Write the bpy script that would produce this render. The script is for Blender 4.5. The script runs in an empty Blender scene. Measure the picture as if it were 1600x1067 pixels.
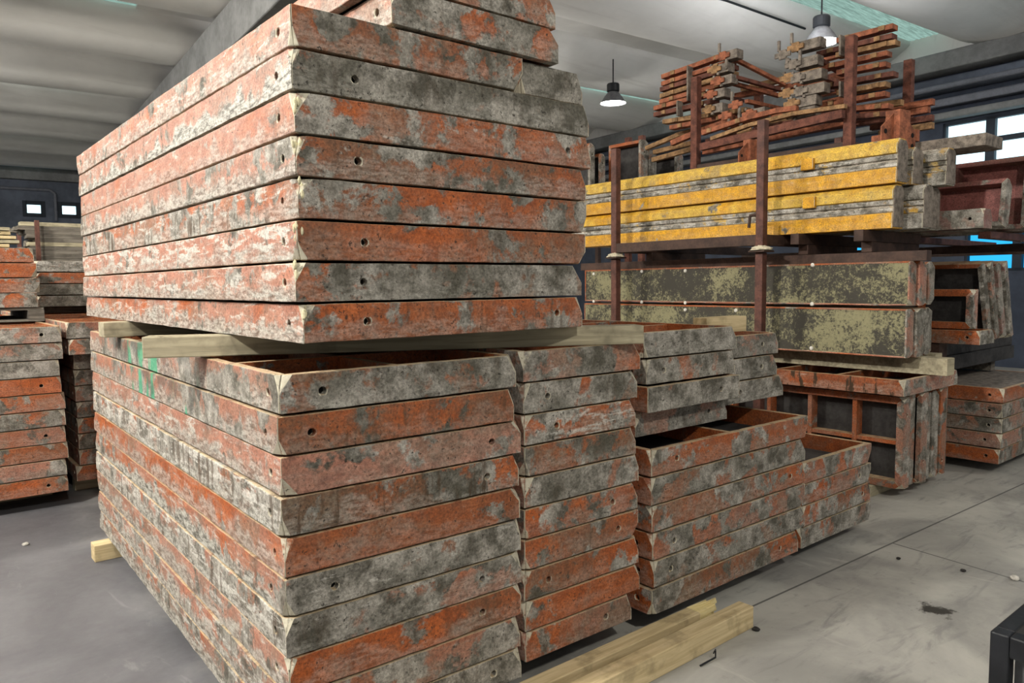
import bpy, bmesh, math, random
from mathutils import Vector, Matrix, noise

# ------------------------------------------------------------------ camera, world, light, exposure
S = bpy.context.scene
COL = S.collection
EYE = Vector((0, 0, 1.56))
RV = Vector((0.77139321, -0.63627611, -0.01025805))
UV_ = Vector((0.05664389, 0.05259879, 0.99700794))
FV = Vector((0.63383277, 0.76966621, -0.0766155))
FPX = 1170.0
cam_d = bpy.data.cameras.new('camera'); cam = bpy.data.objects.new('camera', cam_d); COL.objects.link(cam)
cam_d.sensor_width = 36; cam_d.lens = FPX / 1600 * 36; cam_d.clip_start = .05; cam_d.clip_end = 200
cam.matrix_world = Matrix(((RV.x, UV_.x, -FV.x, EYE.x), (RV.y, UV_.y, -FV.y, EYE.y), (RV.z, UV_.z, -FV.z, EYE.z), (0, 0, 0, 1)))
S.camera = cam
S.view_settings.view_transform = 'Standard'; S.view_settings.look = 'None'
S.view_settings.gamma = 1; S.view_settings.use_curve_mapping = False
S.view_settings.exposure = 0.5
world = bpy.data.worlds.new('world'); S.world = world; world.use_nodes = True
wb = world.node_tree.nodes['Background']
wb.inputs[0].default_value = (1.0, .97, .93, 1); wb.inputs[1].default_value = .30

def lamp(name, loc, power, radius, col=(1, .96, .88), spot=None, target=None):
    d = bpy.data.lights.new(name, 'SPOT' if spot else 'POINT')
    d.energy = power; d.shadow_soft_size = radius; d.color = col
    o = bpy.data.objects.new(name, d); COL.objects.link(o); o.location = loc
    if spot:
        d.spot_size = math.radians(spot); d.spot_blend = .6
        o.rotation_euler = (Vector(target) - Vector(loc)).to_track_quat('-Z', 'Y').to_euler()
    return o
# unseen lamps: high-bay ones lighting the stacks, others added to brighten ceiling and background
lamp('high_bay_light', (4.4, 2.95, 5.3), 980, .13, (1, .94, .82))
lamp('high_bay_light', (-3.6, 2.9, 5.2), 1300, .16, (1, .95, .88))
lamp('high_bay_light', (-.4, -3.4, 5.4), 620, .2, (1, .95, .86))  # unseen lamp, placed in front to brighten the right-hand faces
lamp('high_bay_light', (-2.2, 9.0, 5.3), 850, .2, (1, .94, .84))  # unseen lamp, made stronger to brighten the left background
lamp('high_bay_light', (9.5, -2.5, 5.4), 200, .2, (1, .95, .88))
lamp('high_bay_light', (-3.0, 16.5, 4.9), 330, .2, (1, .95, .88))  # added fill with no fixture, brightens left ceiling and far wall
lamp('high_bay_light', (7.2, 11.5, 4.9), 110, .2, (1, .96, .92))  # added fill with no fixture, lifts the ceiling farther back
lamp('high_bay_light', (9.8, 5.6, 4.9), 70, .2, (.96, .97, 1))  # added fill behind the racks, brightens right ceiling and wall

# ------------------------------------------------------------------ helpers
def ray(px, py):
    return RV * ((px - 800) / FPX) + UV_ * ((533.5 - py) / FPX) + FV
def at_x(px, py, X):
    r = ray(px, py); return EYE + r * ((X - EYE.x) / r.x)
def at_y(px, py, Y):
    r = ray(px, py); return EYE + r * ((Y - EYE.y) / r.y)
def at_z(px, py, Z):
    r = ray(px, py); return EYE + r * ((Z - EYE.z) / r.z)

class NT:
    def __init__(s, name):
        s.m = bpy.data.materials.new(name); s.m.use_nodes = True
        s.t = s.m.node_tree; s.t.nodes.clear()
        s.out = s.t.nodes.new('ShaderNodeOutputMaterial')
    def put(s, sock, v):
        if isinstance(v, bpy.types.NodeSocket): s.t.links.new(v, sock)
        elif isinstance(v, (tuple, list)) and len(v) == 3 and sock.type == 'RGBA': sock.default_value = (*v, 1)
        elif v is not None: sock.default_value = v
    def n(s, typ, ins=None, out=0, **props):
        nd = s.t.nodes.new(typ)
        for k, v in props.items(): setattr(nd, k, v)
        for k, v in (ins or {}).items(): s.put(nd.inputs[k], v)
        return nd.outputs[out]
    def math(s, op, a, b=0.0, c=None, clamp=False):
        nd = s.t.nodes.new('ShaderNodeMath'); nd.operation = op; nd.use_clamp = clamp
        s.put(nd.inputs[0], a); s.put(nd.inputs[1], b)
        if c is not None: s.put(nd.inputs[2], c)
        return nd.outputs[0]
    def mix(s, f, a, b, blend='MIX'):
        nd = s.t.nodes.new('ShaderNodeMix'); nd.data_type = 'RGBA'; nd.blend_type = blend
        s.put(nd.inputs[0], f); s.put(nd.inputs[6], a); s.put(nd.inputs[7], b)
        return nd.outputs[2]
    def noise(s, vec, scale, detail=5, rough=.6, dist=0):
        return s.n('ShaderNodeTexNoise', {'Vector': vec, 'Scale': scale, 'Detail': detail, 'Roughness': rough, 'Distortion': dist})
    def ramp(s, v, lo, hi):          # smoothstep lo..hi
        nd = s.t.nodes.new('ShaderNodeMapRange'); nd.interpolation_type = 'SMOOTHSTEP'
        s.put(nd.inputs[0], v); s.put(nd.inputs[1], lo); s.put(nd.inputs[2], hi)
        return nd.outputs[0]
    def scale(s, vec, v):
        return s.n('ShaderNodeVectorMath', {0: vec, 1: v}, operation='MULTIPLY')
    def obj(s):
        c = s.n('ShaderNodeTexCoord', out=3)
        a = s.n('ShaderNodeAttribute', out=2, attribute_type='OBJECT', attribute_name='seed')
        cmb = s.n('ShaderNodeCombineXYZ', {0: s.math('MULTIPLY', a, 13.7), 1: s.math('MULTIPLY', a, 7.31), 2: s.math('MULTIPLY', a, 3.77)})
        return c, s.n('ShaderNodeVectorMath', {0: c, 1: cmb}, operation='ADD')
    def attr(s, name):
        v = s.n('ShaderNodeAttribute', out=1, attribute_type='OBJECT', attribute_name=name)
        nd = s.t.nodes.new('ShaderNodeSeparateXYZ'); s.put(nd.inputs[0], v)
        return nd.outputs
    def finish(s, col, rough=.7, metal=0, bump=None, bstr=.3, bdist=.003, spec=.3, emis=None, estr=0):
        b = s.t.nodes.new('ShaderNodeBsdfPrincipled')
        s.put(b.inputs['Base Color'], col); s.put(b.inputs['Roughness'], rough); s.put(b.inputs['Metallic'], metal)
        b.inputs['Specular IOR Level'].default_value = spec
        if emis is not None: s.put(b.inputs['Emission Color'], emis); s.put(b.inputs['Emission Strength'], estr)
        if bump is not None:
            bp = s.t.nodes.new('ShaderNodeBump'); bp.inputs['Strength'].default_value = bstr; bp.inputs['Distance'].default_value = bdist
            s.put(bp.inputs['Height'], bump); s.t.links.new(bp.outputs[0], b.inputs['Normal'])
        s.t.links.new(b.outputs[0], s.out.inputs[0]); return s.m

M = {}
def worn_paint(name, base_a, base_b, green=False):
    """flaking paint over steel, splashed with cement; wear=(cement, dirt, lime), tint=(b-paint share, crust, rust)"""
    t = NT(name); c, p = t.obj()
    wear = t.attr('wear'); tint = t.attr('tint')
    sep = t.t.nodes.new('ShaderNodeSeparateXYZ'); t.put(sep.inputs[0], c)
    x, y, z = sep.outputs
    n_big = t.noise(p, 5.5, 8, .62, .3); n_fine = t.noise(p, 45, 6, .7); n_mid = t.noise(p, 15, 6, .65)
    st = t.scale(p, (3.0, 3.0, 16.0)); n_st = t.noise(st, 2.2, 7, .68, .4)
    n_drip = t.noise(t.scale(p, (26., 26., 3.)), 1.0, 4, .6)
    n_low = t.noise(p, 2.2, 3, .5)
    paint = t.mix(t.ramp(t.math('ADD', n_low, t.math('SUBTRACT', tint[0], .5)), .40, .62), base_a, base_b)
    paint = t.mix(1.0, paint, t.n('ShaderNodeCombineColor', {0: t.ramp(n_mid, -.3, .95), 1: t.ramp(n_mid, -.2, .95), 2: t.ramp(n_mid, -.2, .95)}), 'MULTIPLY')
    # thin pale film over the paint
    paint = t.mix(t.math('MULTIPLY', t.ramp(n_st, .42, .7), t.math('MULTIPLY', wear[2], .75)), paint, (.52, .45, .36))
    # brown film
    film = t.math('MULTIPLY', t.ramp(t.math('ADD', n_low, t.math('MULTIPLY', t.math('SUBTRACT', n_fine, .5), .5)), .33, .62), t.math('MULTIPLY', wear[1], .85))
    paint = t.mix(film, paint, (.105, .080, .050))
    # thin grey cement film with soft borders
    gf = t.math('MULTIPLY', t.ramp(t.math('ADD', t.noise(p, 4.1, 7, .66, .4), t.math('MULTIPLY', t.math('SUBTRACT', wear[0], .5), .22)), .45, .62), .52)
    paint = t.mix(gf, paint, t.mix(t.ramp(n_fine, .35, .65), (.105, .086, .056), (.255, .225, .170)))
    # cement
    thr = t.math('SUBTRACT', .685, t.math('MULTIPLY', wear[0], .37))
    src = t.math('ADD', n_big, t.math('MULTIPLY', t.math('SUBTRACT', n_fine, .5), .16))
    cem = t.ramp(src, t.math('SUBTRACT', thr, .012), t.math('ADD', thr, .05))
    g_n = t.noise(p, 9, 7, .7)
    grey = t.mix(t.ramp(g_n, .36, .64), (.085, .078, .060), (.41, .385, .335))
    grey = t.mix(t.math('MULTIPLY', t.ramp(t.noise(p, 3.1, 4, .6), .42, .62), wear[1]), grey, (.075, .070, .050))
    col = t.mix(cem, paint, grey)
    # lime scrapes and runs
    lim = t.math('MULTIPLY', t.ramp(t.math('ADD', n_st, t.math('MULTIPLY', t.math('SUBTRACT', n_fine, .5), .35)), t.math('SUBTRACT', .70, t.math('MULTIPLY', wear[2], .22)), t.math('SUBTRACT', .78, t.math('MULTIPLY', wear[2], .22))), t.math('ADD', .25, t.math('MULTIPLY', wear[2], .6)))
    col = t.mix(lim, col, (.56, .54, .485))
    # crust along the lower half
    zc = t.math('ADD', t.math('MULTIPLY', z, 8.0), t.math('MULTIPLY', t.math('SUBTRACT', n_big, .5), 2.6))
    cr = t.math('MULTIPLY', t.math('SUBTRACT', 1.0, t.ramp(zc, .25, .52)), tint[1])
    n_cr = t.noise(t.scale(p, (12., 12., 42.)), 1.7, 6, .7)
    crc = t.mix(t.ramp(n_cr, .36, .60), (.085, .078, .060), (.46, .445, .39))
    col = t.mix(cr, col, crc)
    # fine grain
    gr = t.math('ADD', .52, t.math('MULTIPLY', t.ramp(t.noise(p, 110, 5, .8), .3, .7), .78))
    col = t.mix(1.0, col, t.n('ShaderNodeCombineColor', {0: gr, 1: gr, 2: gr}), 'MULTIPLY')
    # pale cement caked at the corner cuts
    nrm = t.n('ShaderNodeTexCoord', out=1); sn = t.t.nodes.new('ShaderNodeSeparateXYZ'); t.put(sn.inputs[0], nrm)
    facet = t.math('MULTIPLY', t.math('GREATER_THAN', t.math('ABSOLUTE', sn.outputs[0]), .22), t.math('GREATER_THAN', t.math('ABSOLUTE', sn.outputs[1]), .22))
    facet = t.math('MULTIPLY', facet, t.ramp(n_mid, .36, .5))
    col = t.mix(facet, col, t.mix(n_fine, (.30, .27, .18), (.66, .62, .50)))
    # settled dust on upward faces
    gn = t.n('ShaderNodeNewGeometry', out=1); gs = t.t.nodes.new('ShaderNodeSeparateXYZ'); t.put(gs.inputs[0], gn)
    up = t.math('MULTIPLY', t.ramp(gs.outputs[2], .75, .95), t.ramp(n_mid, .3, .5))
    col = t.mix(t.math('MULTIPLY', up, .75), col, (.52, .40, .24))
    # rust and pits
    ru = t.math('MULTIPLY', t.ramp(t.math('ADD', n_drip, t.math('MULTIPLY', n_big, .6)), .86, 1.0), tint[2])
    col = t.mix(ru, col, (.060, .034, .016))
    pit = t.math('MULTIPLY', t.ramp(t.noise(p, 75, 4, .65), .60, .66), t.ramp(n_mid, .40, .56))
    col = t.mix(t.math('MULTIPLY', pit, .85), col, (.022, .018, .013))
    if green:
        gy = t.math('MULTIPLY', t.ramp(y, -.75, -.6), t.math('SUBTRACT', 1.0, t.ramp(y, .75, .9)))
        gm = t.math('MULTIPLY', t.ramp(t.noise(t.scale(p, (1, 5.5, 1.2)), 1.0, 5, .6), .56, .60), gy)
        col = t.mix(t.math('MULTIPLY', gm, .8), col, (.03, .30, .16))
        dm = t.math('MULTIPLY', t.ramp(t.noise(t.scale(p, (1, 4.0, 3.0)), 1.1, 5, .6), .50, .58), gy)
        col = t.mix(t.math('MULTIPLY', dm, .55), col, (.05, .055, .05))
    h = t.math('ADD', t.math('MULTIPLY', cem, .5), t.math('ADD', t.math('MULTIPLY', n_fine, .45), t.math('MULTIPLY', cr, .4)))
    h = t.math('SUBTRACT', h, t.math('MULTIPLY', pit, .8))
    return t.finish(col, t.math('SUBTRACT', .82, t.math('MULTIPLY', t.math('SUBTRACT', 1.0, cem), .22)), 0, h, .55, .0035, .35)
M['paint'] = worn_paint('worn_orange_paint', (.52, .132, .028), (.57, .265, .175))
M['paint_green'] = worn_paint('worn_orange_paint_green_marks', (.52, .132, .028), (.57, .265, .175), True)
M['mauve'] = worn_paint('worn_mauve_paint', (.34, .125, .105), (.40, .21, .18))
M['yellow'] = worn_paint('worn_yellow_paint', (.88, .47, .012), (.88, .60, .085))

def flat(name, col, rough=.7, metal=0, var=.25, scale=8, bstr=.25):
    t = NT(name); c, p = t.obj()
    n = t.noise(p, scale, 6, .65); n2 = t.noise(p, scale * 7, 4, .6)
    d = tuple(v * (1 - var) for v in col); l = tuple(min(1, v * (1 + var)) for v in col)
    cc = t.mix(t.ramp(t.math('ADD', n, t.math('MULTIPLY', t.math('SUBTRACT', n2, .5), .4)), .3, .7), d, l)
    return t.finish(cc, rough, metal, n2, bstr, .002)
M['rack'] = flat('red_brown_steel', (.088, .036, .026), .6, 0, .45, 12)
M['rack_dark'] = flat('dark_brown_steel', (.050, .028, .020), .65, 0, .4, 9)
M['rust_a'] = flat('rusty_orange_steel', (.25, .085, .042), .75, 0, .5, 14)
M['rust_b'] = flat('rusty_brown_steel', (.12, .045, .030), .8, 0, .5, 14)
M['rust_c'] = flat('ochre_dusty_steel', (.25, .145, .068), .8, 0, .5, 14)
M['rust_g'] = flat('cement_caked_steel', (.17, .145, .12), .85, 0, .5, 18)
M['black'] = flat('black_steel', (.010, .011, .013), .45, 0, .3, 10)
M['grey_steel'] = flat('grey_steel_sheet', (.11, .112, .115), .5, 0, .25, 6)
M['rubber'] = flat('dark_rubber', (.030, .030, .030), .75, 0, .3, 9)
M['dark_ply'] = flat('dark_panel_board', (.035, .033, .032), .7, 0, .5, 5)
M['cement'] = flat('dried_cement', (.46, .42, .31), .95, 0, .35, 40, .8)
M['cream_cement'] = flat('cream_mortar', (.60, .55, .36), .95, 0, .3, 40, .8)
M['white_bolt'] = flat('pale_bolt_cap', (.62, .60, .54), .6, 0, .15, 20)
M['hole'] = flat('dark_recess', (.008, .007, .006), .9, 0, .2, 20)
M['stone'] = flat('dark_stone', (.030, .028, .026), .9, 0, .3, 30)
M['pale_stone'] = flat('pale_stone', (.45, .43, .38), .9, 0, .3, 30)
M['grey_beam'] = flat('grey_precast_beam', (.20, .205, .205), .8, 0, .22, 1.6)
M['alu'] = flat('dull_pale_metal', (.14, .14, .145), .5, .2, .25, 12)
M['pipe'] = flat('grey_conduit', (.16, .17, .20), .5, 0, .15, 6)

def wood(name, a, b, axis):
    t = NT(name); c, p = t.obj()
    sc = [22., 22., 22.]; sc[axis] = 1.6
    n = t.noise(t.scale(p, tuple(sc)), 1.6, 5, .6, .6)
    blot = t.noise(p, 7, 5, .6); fine = t.noise(t.scale(p, tuple(v * 2.2 for v in sc)), 2, 3, .6)
    col = t.mix(t.ramp(n, .34, .66), a, b)
    col = t.mix(t.math('MULTIPLY', t.ramp(blot, .5, .68), .5), col, tuple(v * .42 for v in a))
    k = t.ramp(t.n('ShaderNodeTexVoronoi', {'Vector': p, 'Scale': 5.0}, 0), .035, .06)
    col = t.mix(k, (.09, .06, .035), col)
    nrm = t.n('ShaderNodeTexCoord', out=1); sn = t.t.nodes.new('ShaderNodeSeparateXYZ'); t.put(sn.inputs[0], nrm)
    return t.finish(col, .8, 0, t.math('ADD', n, t.math('MULTIPLY', fine, .5)), .35, .002)
M['wood_x'] = wood('pale_timber', (.44, .34, .18), (.62, .50, .29), 0)
M['wood_grey'] = wood('weathered_timber', (.27, .24, .16), (.42, .375, .255), 0)
M['wood_dark'] = wood('dark_old_timber', (.09, .08, .065), (.19, .17, .14), 0)
M['split'] = wood('fresh_split_timber', (.66, .53, .22), (.80, .68, .36), 0)

def ply_mat():
    t = NT('olive_formwork_ply'); c, p = t.obj()
    n = t.noise(p, 15, 8, .8); f = t.noise(p, 60, 6, .8); lo = t.noise(p, 2.0, 4, .5)
    m = t.ramp(t.math('ADD', t.math('ADD', n, t.math('MULTIPLY', t.math('SUBTRACT', f, .5), .55)), t.math('MULTIPLY', t.math('SUBTRACT', lo, .5), .9)), .46, .64)
    col = t.mix(m, (.042, .039, .030), t.mix(f, (.15, .14, .075), (.30, .285, .165)))
    return t.finish(col, .75, 0, t.math('ADD', f, m), .4, .002)
M['ply'] = ply_mat()

def floor_mat():
    t = NT('concrete_floor'); c = t.n('ShaderNodeTexCoord', out=3)
    sep = t.t.nodes.new('ShaderNodeSeparateXYZ'); t.put(sep.inputs[0], c); x, y, z = sep.outputs
    n = t.noise(c, 1.1, 8, .62, .5); f = t.noise(c, 14, 7, .7); st = t.noise(t.scale(c, (1.0, 4.5, 1)), 2.2, 6, .65, .8)
    st2 = t.noise(t.scale(c, (5.5, 1.3, 1)), 1.3, 6, .65, .8)
    base = t.mix(t.ramp(n, .34, .66), (.25, .245, .225), (.43, .42, .375))
    base = t.mix(t.math('MULTIPLY', t.ramp(st, .52, .70), .55), base, (.155, .155, .15))
    base = t.mix(t.math('MULTIPLY', t.ramp(st2, .56, .72), .45), base, (.43, .41, .37))
    base = t.mix(t.math('MULTIPLY', t.ramp(f, .58, .72), .35), base, (.13, .125, .115))
    # darker floor tone on the left aisle
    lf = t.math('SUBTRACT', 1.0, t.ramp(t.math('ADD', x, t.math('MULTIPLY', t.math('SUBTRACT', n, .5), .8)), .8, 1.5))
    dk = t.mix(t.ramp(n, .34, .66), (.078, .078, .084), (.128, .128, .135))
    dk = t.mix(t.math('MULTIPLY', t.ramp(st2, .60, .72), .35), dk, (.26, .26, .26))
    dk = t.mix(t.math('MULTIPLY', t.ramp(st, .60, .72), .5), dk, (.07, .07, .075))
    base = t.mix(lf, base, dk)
    # saw joints
    ja = t.math('ABSOLUTE', t.math('SUBTRACT', t.math('ADD', y, t.math('MULTIPLY', x, .033)), 2.075))
    jb = t.math('ABSOLUTE', t.math('SUBTRACT', t.math('SUBTRACT', x, t.math('MULTIPLY', y, .12)), 4.27))
    jm = t.math('MULTIPLY', t.math('LESS_THAN', ja, .006), t.math('GREATER_THAN', x, 1.5))
    jm2 = t.math('MULTIPLY', t.math('LESS_THAN', jb, .006), t.math('LESS_THAN', y, 1.93))
    jj = t.math('MAXIMUM', jm, jm2)
    col = t.mix(t.math('MULTIPLY', jj, .8), base, (.05, .05, .048))
    # small dark spill
    sp = t.n('ShaderNodeVectorMath', {0: c, 1: (3.72, 1.39, 0)}, operation='DISTANCE', out=1)
    spm = t.ramp(t.math('ADD', t.math('MULTIPLY', sp, 8.), t.math('MULTIPLY', f, 2.2)), 1.75, 1.45)
    col = t.mix(spm, col, (.035, .032, .026))
    return t.finish(col, t.math('ADD', .42, t.math('MULTIPLY', f, .4)), 0, t.math('ADD', f, t.math('MULTIPLY', jj, -2)), .25, .003, .4)
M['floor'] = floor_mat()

def ceil_mat():
    t = NT('painted_precast_ceiling'); c = t.n('ShaderNodeTexCoord', out=3)
    n = t.noise(c, .5, 5, .6); st = t.noise(t.scale(c, (.25, 3, 1)), 1.5, 5, .6)
    col = t.mix(t.ramp(n, .35, .65), (.72, .71, .68), (.84, .83, .80))
    col = t.mix(t.math('MULTIPLY', t.ramp(st, .55, .75), .3), col, (.48, .46, .43))
    return t.finish(col, .9)
M['ceiling'] = ceil_mat()
M['wall_dark'] = flat('dark_blue_grey_wall', (.045, .055, .078), .85, 0, .25, .8)
M['wall_mid'] = flat('slate_wall', (.11, .128, .165), .85, 0, .25, .8)
M['wall_white'] = flat('grey_white_wall', (.40, .41, .43), .9, 0, .12, .6)
M['frame'] = flat('dark_window_frame', (.012, .020, .032), .6, 0, .2, 4)

def emit(name, col, strength, streak=False):
    t = NT(name)
    if streak:
        c = t.n('ShaderNodeTexCoord', out=3)
        n = t.noise(t.scale(c, (1, 14, 1)), 2.5, 5, .7)
        cc = t.mix(t.ramp(n, .3, .7), tuple(v * .62 for v in col), tuple(min(1, v * 1.25) for v in col))
    else: cc = col
    e = t.n('ShaderNodeEmission', {0: cc, 1: strength})
    t.t.links.new(e, t.out.inputs[0]); return t.m
M['day_white'] = emit('daylight_pane', (.62, .90, 1.0), 1.6)
M['day_blue'] = emit('tinted_daylight_pane', (.03, .42, .86), 1.0)
M['skylight'] = emit('green_translucent_sheet', (.38, .60, .53), .55, True)
M['lampglow'] = emit('lamp_lens', (1, .98, .93), 9)

def link(name, mesh, mat, parent=None):
    if mat is not None: mesh.materials.append(M[mat] if isinstance(mat, str) else mat)
    o = bpy.data.objects.new(name, mesh); COL.objects.link(o)
    if parent is not None: o.parent = parent
    o['seed'] = random.random() * 9
    return o
class MB:
    def __init__(s): s.v = []; s.f = []
    def add(s, v, f):
        k = len(s.v); s.v += [tuple(q) for q in v]; s.f += [tuple(i + k for i in q) for q in f]; return s
    def box(s, x0, x1, y0, y1, z0, z1):
        v = [(x, y, z) for z in (z0, z1) for x, y in ((x0, y0), (x1, y0), (x1, y1), (x0, y1))]
        return s.add(v, [(3, 2, 1, 0), (4, 5, 6, 7), (0, 1, 5, 4), (1, 2, 6, 5), (2, 3, 7, 6), (3, 0, 4, 7)])
    def bar(s, a, b, w, h, up=(0, 0, 1)):
        a, b = Vector(a), Vector(b); d = (b - a).normalized(); sd = d.cross(Vector(up))
        if sd.length < 1e-4: sd = d.cross(Vector((1, 0, 0)))
        sd.normalize(); u = sd.cross(d).normalized()
        v = [q + sd * i * w / 2 + u * j * h / 2 for q in (a, b) for i, j in ((-1, -1), (1, -1), (1, 1), (-1, 1))]
        return s.add(v, [(0, 1, 2, 3), (7, 6, 5, 4), (4, 5, 1, 0), (5, 6, 2, 1), (6, 7, 3, 2), (7, 4, 0, 3)])
    def prism(s, poly, y0, y1):      # (x,z) outline (counter-clockwise seen from -y) extruded along y
        n = len(poly); v = [(x, y0, z) for x, z in poly] + [(x, y1, z) for x, z in poly]
        return s.add(v, [tuple(range(n)), tuple(range(2 * n - 1, n - 1, -1))] + [((i + 1) % n, i, i + n, (i + 1) % n + n) for i in range(n)])
    def lathe(s, prof, n=24, c=(0, 0, 0)):
        v = [(c[0] + r * math.cos(2 * math.pi * k / n), c[1] + r * math.sin(2 * math.pi * k / n), c[2] + z) for r, z in prof for k in range(n)]
        f = [(i * n + k, i * n + (k + 1) % n, (i + 1) * n + (k + 1) % n, (i + 1) * n + k) for i in range(len(prof) - 1) for k in range(n)]
        return s.add(v, f)
    def tube(s, a, b, r, n=10):
        a, b = Vector(a), Vector(b); d = (b - a).normalized()
        p = d.orthogonal().normalized(); q = d.cross(p)
        v = [e + (p * math.cos(2 * math.pi * k / n) + q * math.sin(2 * math.pi * k / n)) * r for e in (a, b) for k in range(n)]
        return s.add(v, [(k, (k + 1) % n, n + (k + 1) % n, n + k) for k in range(n)] + [tuple(range(n - 1, -1, -1)), tuple(range(n, 2 * n))])
    def build(s, name, mat, parent=None, bevel=0, smooth=False):
        me = bpy.data.meshes.new(name); me.from_pydata(s.v, [], s.f); me.update()
        bm = bmesh.new(); bm.from_mesh(me); bmesh.ops.recalc_face_normals(bm, faces=bm.faces)
        bm.to_mesh(me); bm.free()
        if smooth: me.shade_smooth()
        o = link(name, me, mat, parent)
        if bevel:
            b = o.modifiers.new('bevel', 'BEVEL'); b.width = bevel; b.segments = 2; b.limit_method = 'ANGLE'; b.angle_limit = .6
        return o
def tag(o, label=None, cat=None, group=None, kind=None):
    if label: o['label'] = label
    if cat: o['category'] = cat
    if group: o['group'] = group
    if kind: o['kind'] = kind
    return o
def thing(name, label, cat, loc=(0, 0, 0), rz=0, group=None, rot=None):
    o = bpy.data.objects.new(name, None); COL.objects.link(o); o.empty_display_size = .1
    o.location = loc; o.rotation_euler = rot if rot else (0, 0, math.radians(rz))
    return tag(o, label, cat, group)
def struct(o): o['kind'] = 'structure'; return o
ORD = ['', 'second', 'third', 'fourth', 'fifth', 'sixth', 'seventh', 'eighth', 'ninth', 'tenth', 'eleventh', 'twelfth']
def nth(i, n, what=''):
    what = (' ' + what) if what else ''
    return 'topmost' + what if i == 0 else ('bottom' + what + '' if i == n - 1 else ORD[i] + what + ' from the top')

# ------------------------------------------------------------------ formwork panels
def rail_mesh(l, h, t, holes, cuts, step, seed, amp, fmap):
    """rail: outer face with drilled holes, mitred ends, corner cuts; (s, d, z) mapped by fmap"""
    bm = bmesh.new()
    k = max(2, int(l / step)); ss = [-l / 2 + l * i / k for i in range(k + 1)]
    a = .028; hs = [q for q in holes if abs(q) < l / 2 - .08]
    for q in hs: ss = [v for v in ss if not (q - a - .006 < v < q + a + .006)] + [q - a, q + a]
    ss = sorted(ss); e = .0022 if h < .14 else .004
    zs = [e, h * .5 - a, h * .5 + a, h - e] if hs else ([e, h * .34, h * .67, h - e] if step < .2 else [e, h - e])
    tp = lambda s, d: s * (1 - 2 * d / l)
    def V(s, d, z): return bm.verts.new((tp(s, d), d, z))
    O = [[V(s, 0, z) for z in zs] for s in ss]; I = [[V(s, t, z) for z in (e, h - e)] for s in ss]
    nz = len(zs) - 1
    for i in range(len(ss) - 1):
        mid = (ss[i] + ss[i + 1]) / 2; hole = any(abs(mid - q) < .004 and abs(ss[i + 1] - ss[i] - 2 * a) < .004 for q in hs)
        for j in range(nz):
            q4 = [O[i][j], O[i + 1][j], O[i + 1][j + 1], O[i][j + 1]]
            if hole and j == 1:
                r = .0135; ang = [math.pi * (1.25 - .125) + math.pi / 4 * m for m in range(8)]
                R = [bm.verts.new((mid + r * math.cos(w), 0, h / 2 + r * math.sin(w))) for w in ang]
                D = [bm.verts.new((mid + r * math.cos(w), .026, h / 2 + r * math.sin(w))) for w in ang]
                for m in range(4):
                    bm.faces.new((q4[m], R[2 * m + 1], R[2 * m]))
                    bm.faces.new((q4[m], q4[(m + 1) % 4], R[(2 * m + 2) % 8], R[2 * m + 1]))
                for m in range(8): bm.faces.new((R[m], R[(m + 1) % 8], D[(m + 1) % 8], D[m]))
                f = bm.faces.new(D); f.material_index = 1
            else: bm.faces.new(q4)
        bm.faces.new((O[i][nz], O[i + 1][nz], I[i + 1][1], I[i][1]))
        bm.faces.new((I[i][0], I[i + 1][0], O[i + 1][0], O[i][0]))
        bm.faces.new((I[i][1], I[i + 1][1], I[i + 1][0], I[i][0]))
    for e, fl in ((0, 0), (len(ss) - 1, 1)):
        lp = [*O[e], I[e][1], I[e][0]]; bm.faces.new(lp if not fl else lp[::-1])
    for sgn, (ca, cb, cc, low) in cuts.items():
        no = Vector((sgn / ca, -1 / cb, (-1 if low else 1) / cc)).normalized()
        co = Vector((sgn * (l / 2 - ca), 0, 0 if low else h))
        r = bmesh.ops.bisect_plane(bm, geom=bm.verts[:] + bm.edges[:] + bm.faces[:], dist=1e-5, plane_co=co, plane_no=no, clear_outer=True)
        es = [e for e in r['geom_cut'] if isinstance(e, bmesh.types.BMEdge)]
        try: bmesh.ops.edgeloop_fill(bm, edges=es)
        except Exception: pass
    bmesh.ops.recalc_face_normals(bm, faces=bm.faces)
    if amp:
        for v in bm.verts:
            q = Vector((v.co.x * 9 + seed * 17, v.co.y * 9, v.co.z * 14 + seed * 5)); w = noise.noise_vector(q)
            q2 = noise.noise_vector(q * 3.3)
            edge = 1 if (v.co.z < .005 or v.co.z > h - .005) else .4
            inw = 1 if v.co.y < t * .5 else .3
            v.co.y += max(-.004, (w.y * amp + q2.y * amp * .6) * inw)
            v.co.z += (w.z * amp * .5 + q2.z * amp * .5) * edge * (1 if v.co.z > h / 2 else -1) - (amp * .3 if v.co.z > h / 2 else -amp * .3)
    for v in bm.verts: v.co = fmap(*v.co)
    bmesh.ops.recalc_face_normals(bm, faces=bm.faces)
    me = bpy.data.meshes.new('rail'); bm.to_mesh(me); bm.free(); return me

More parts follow.
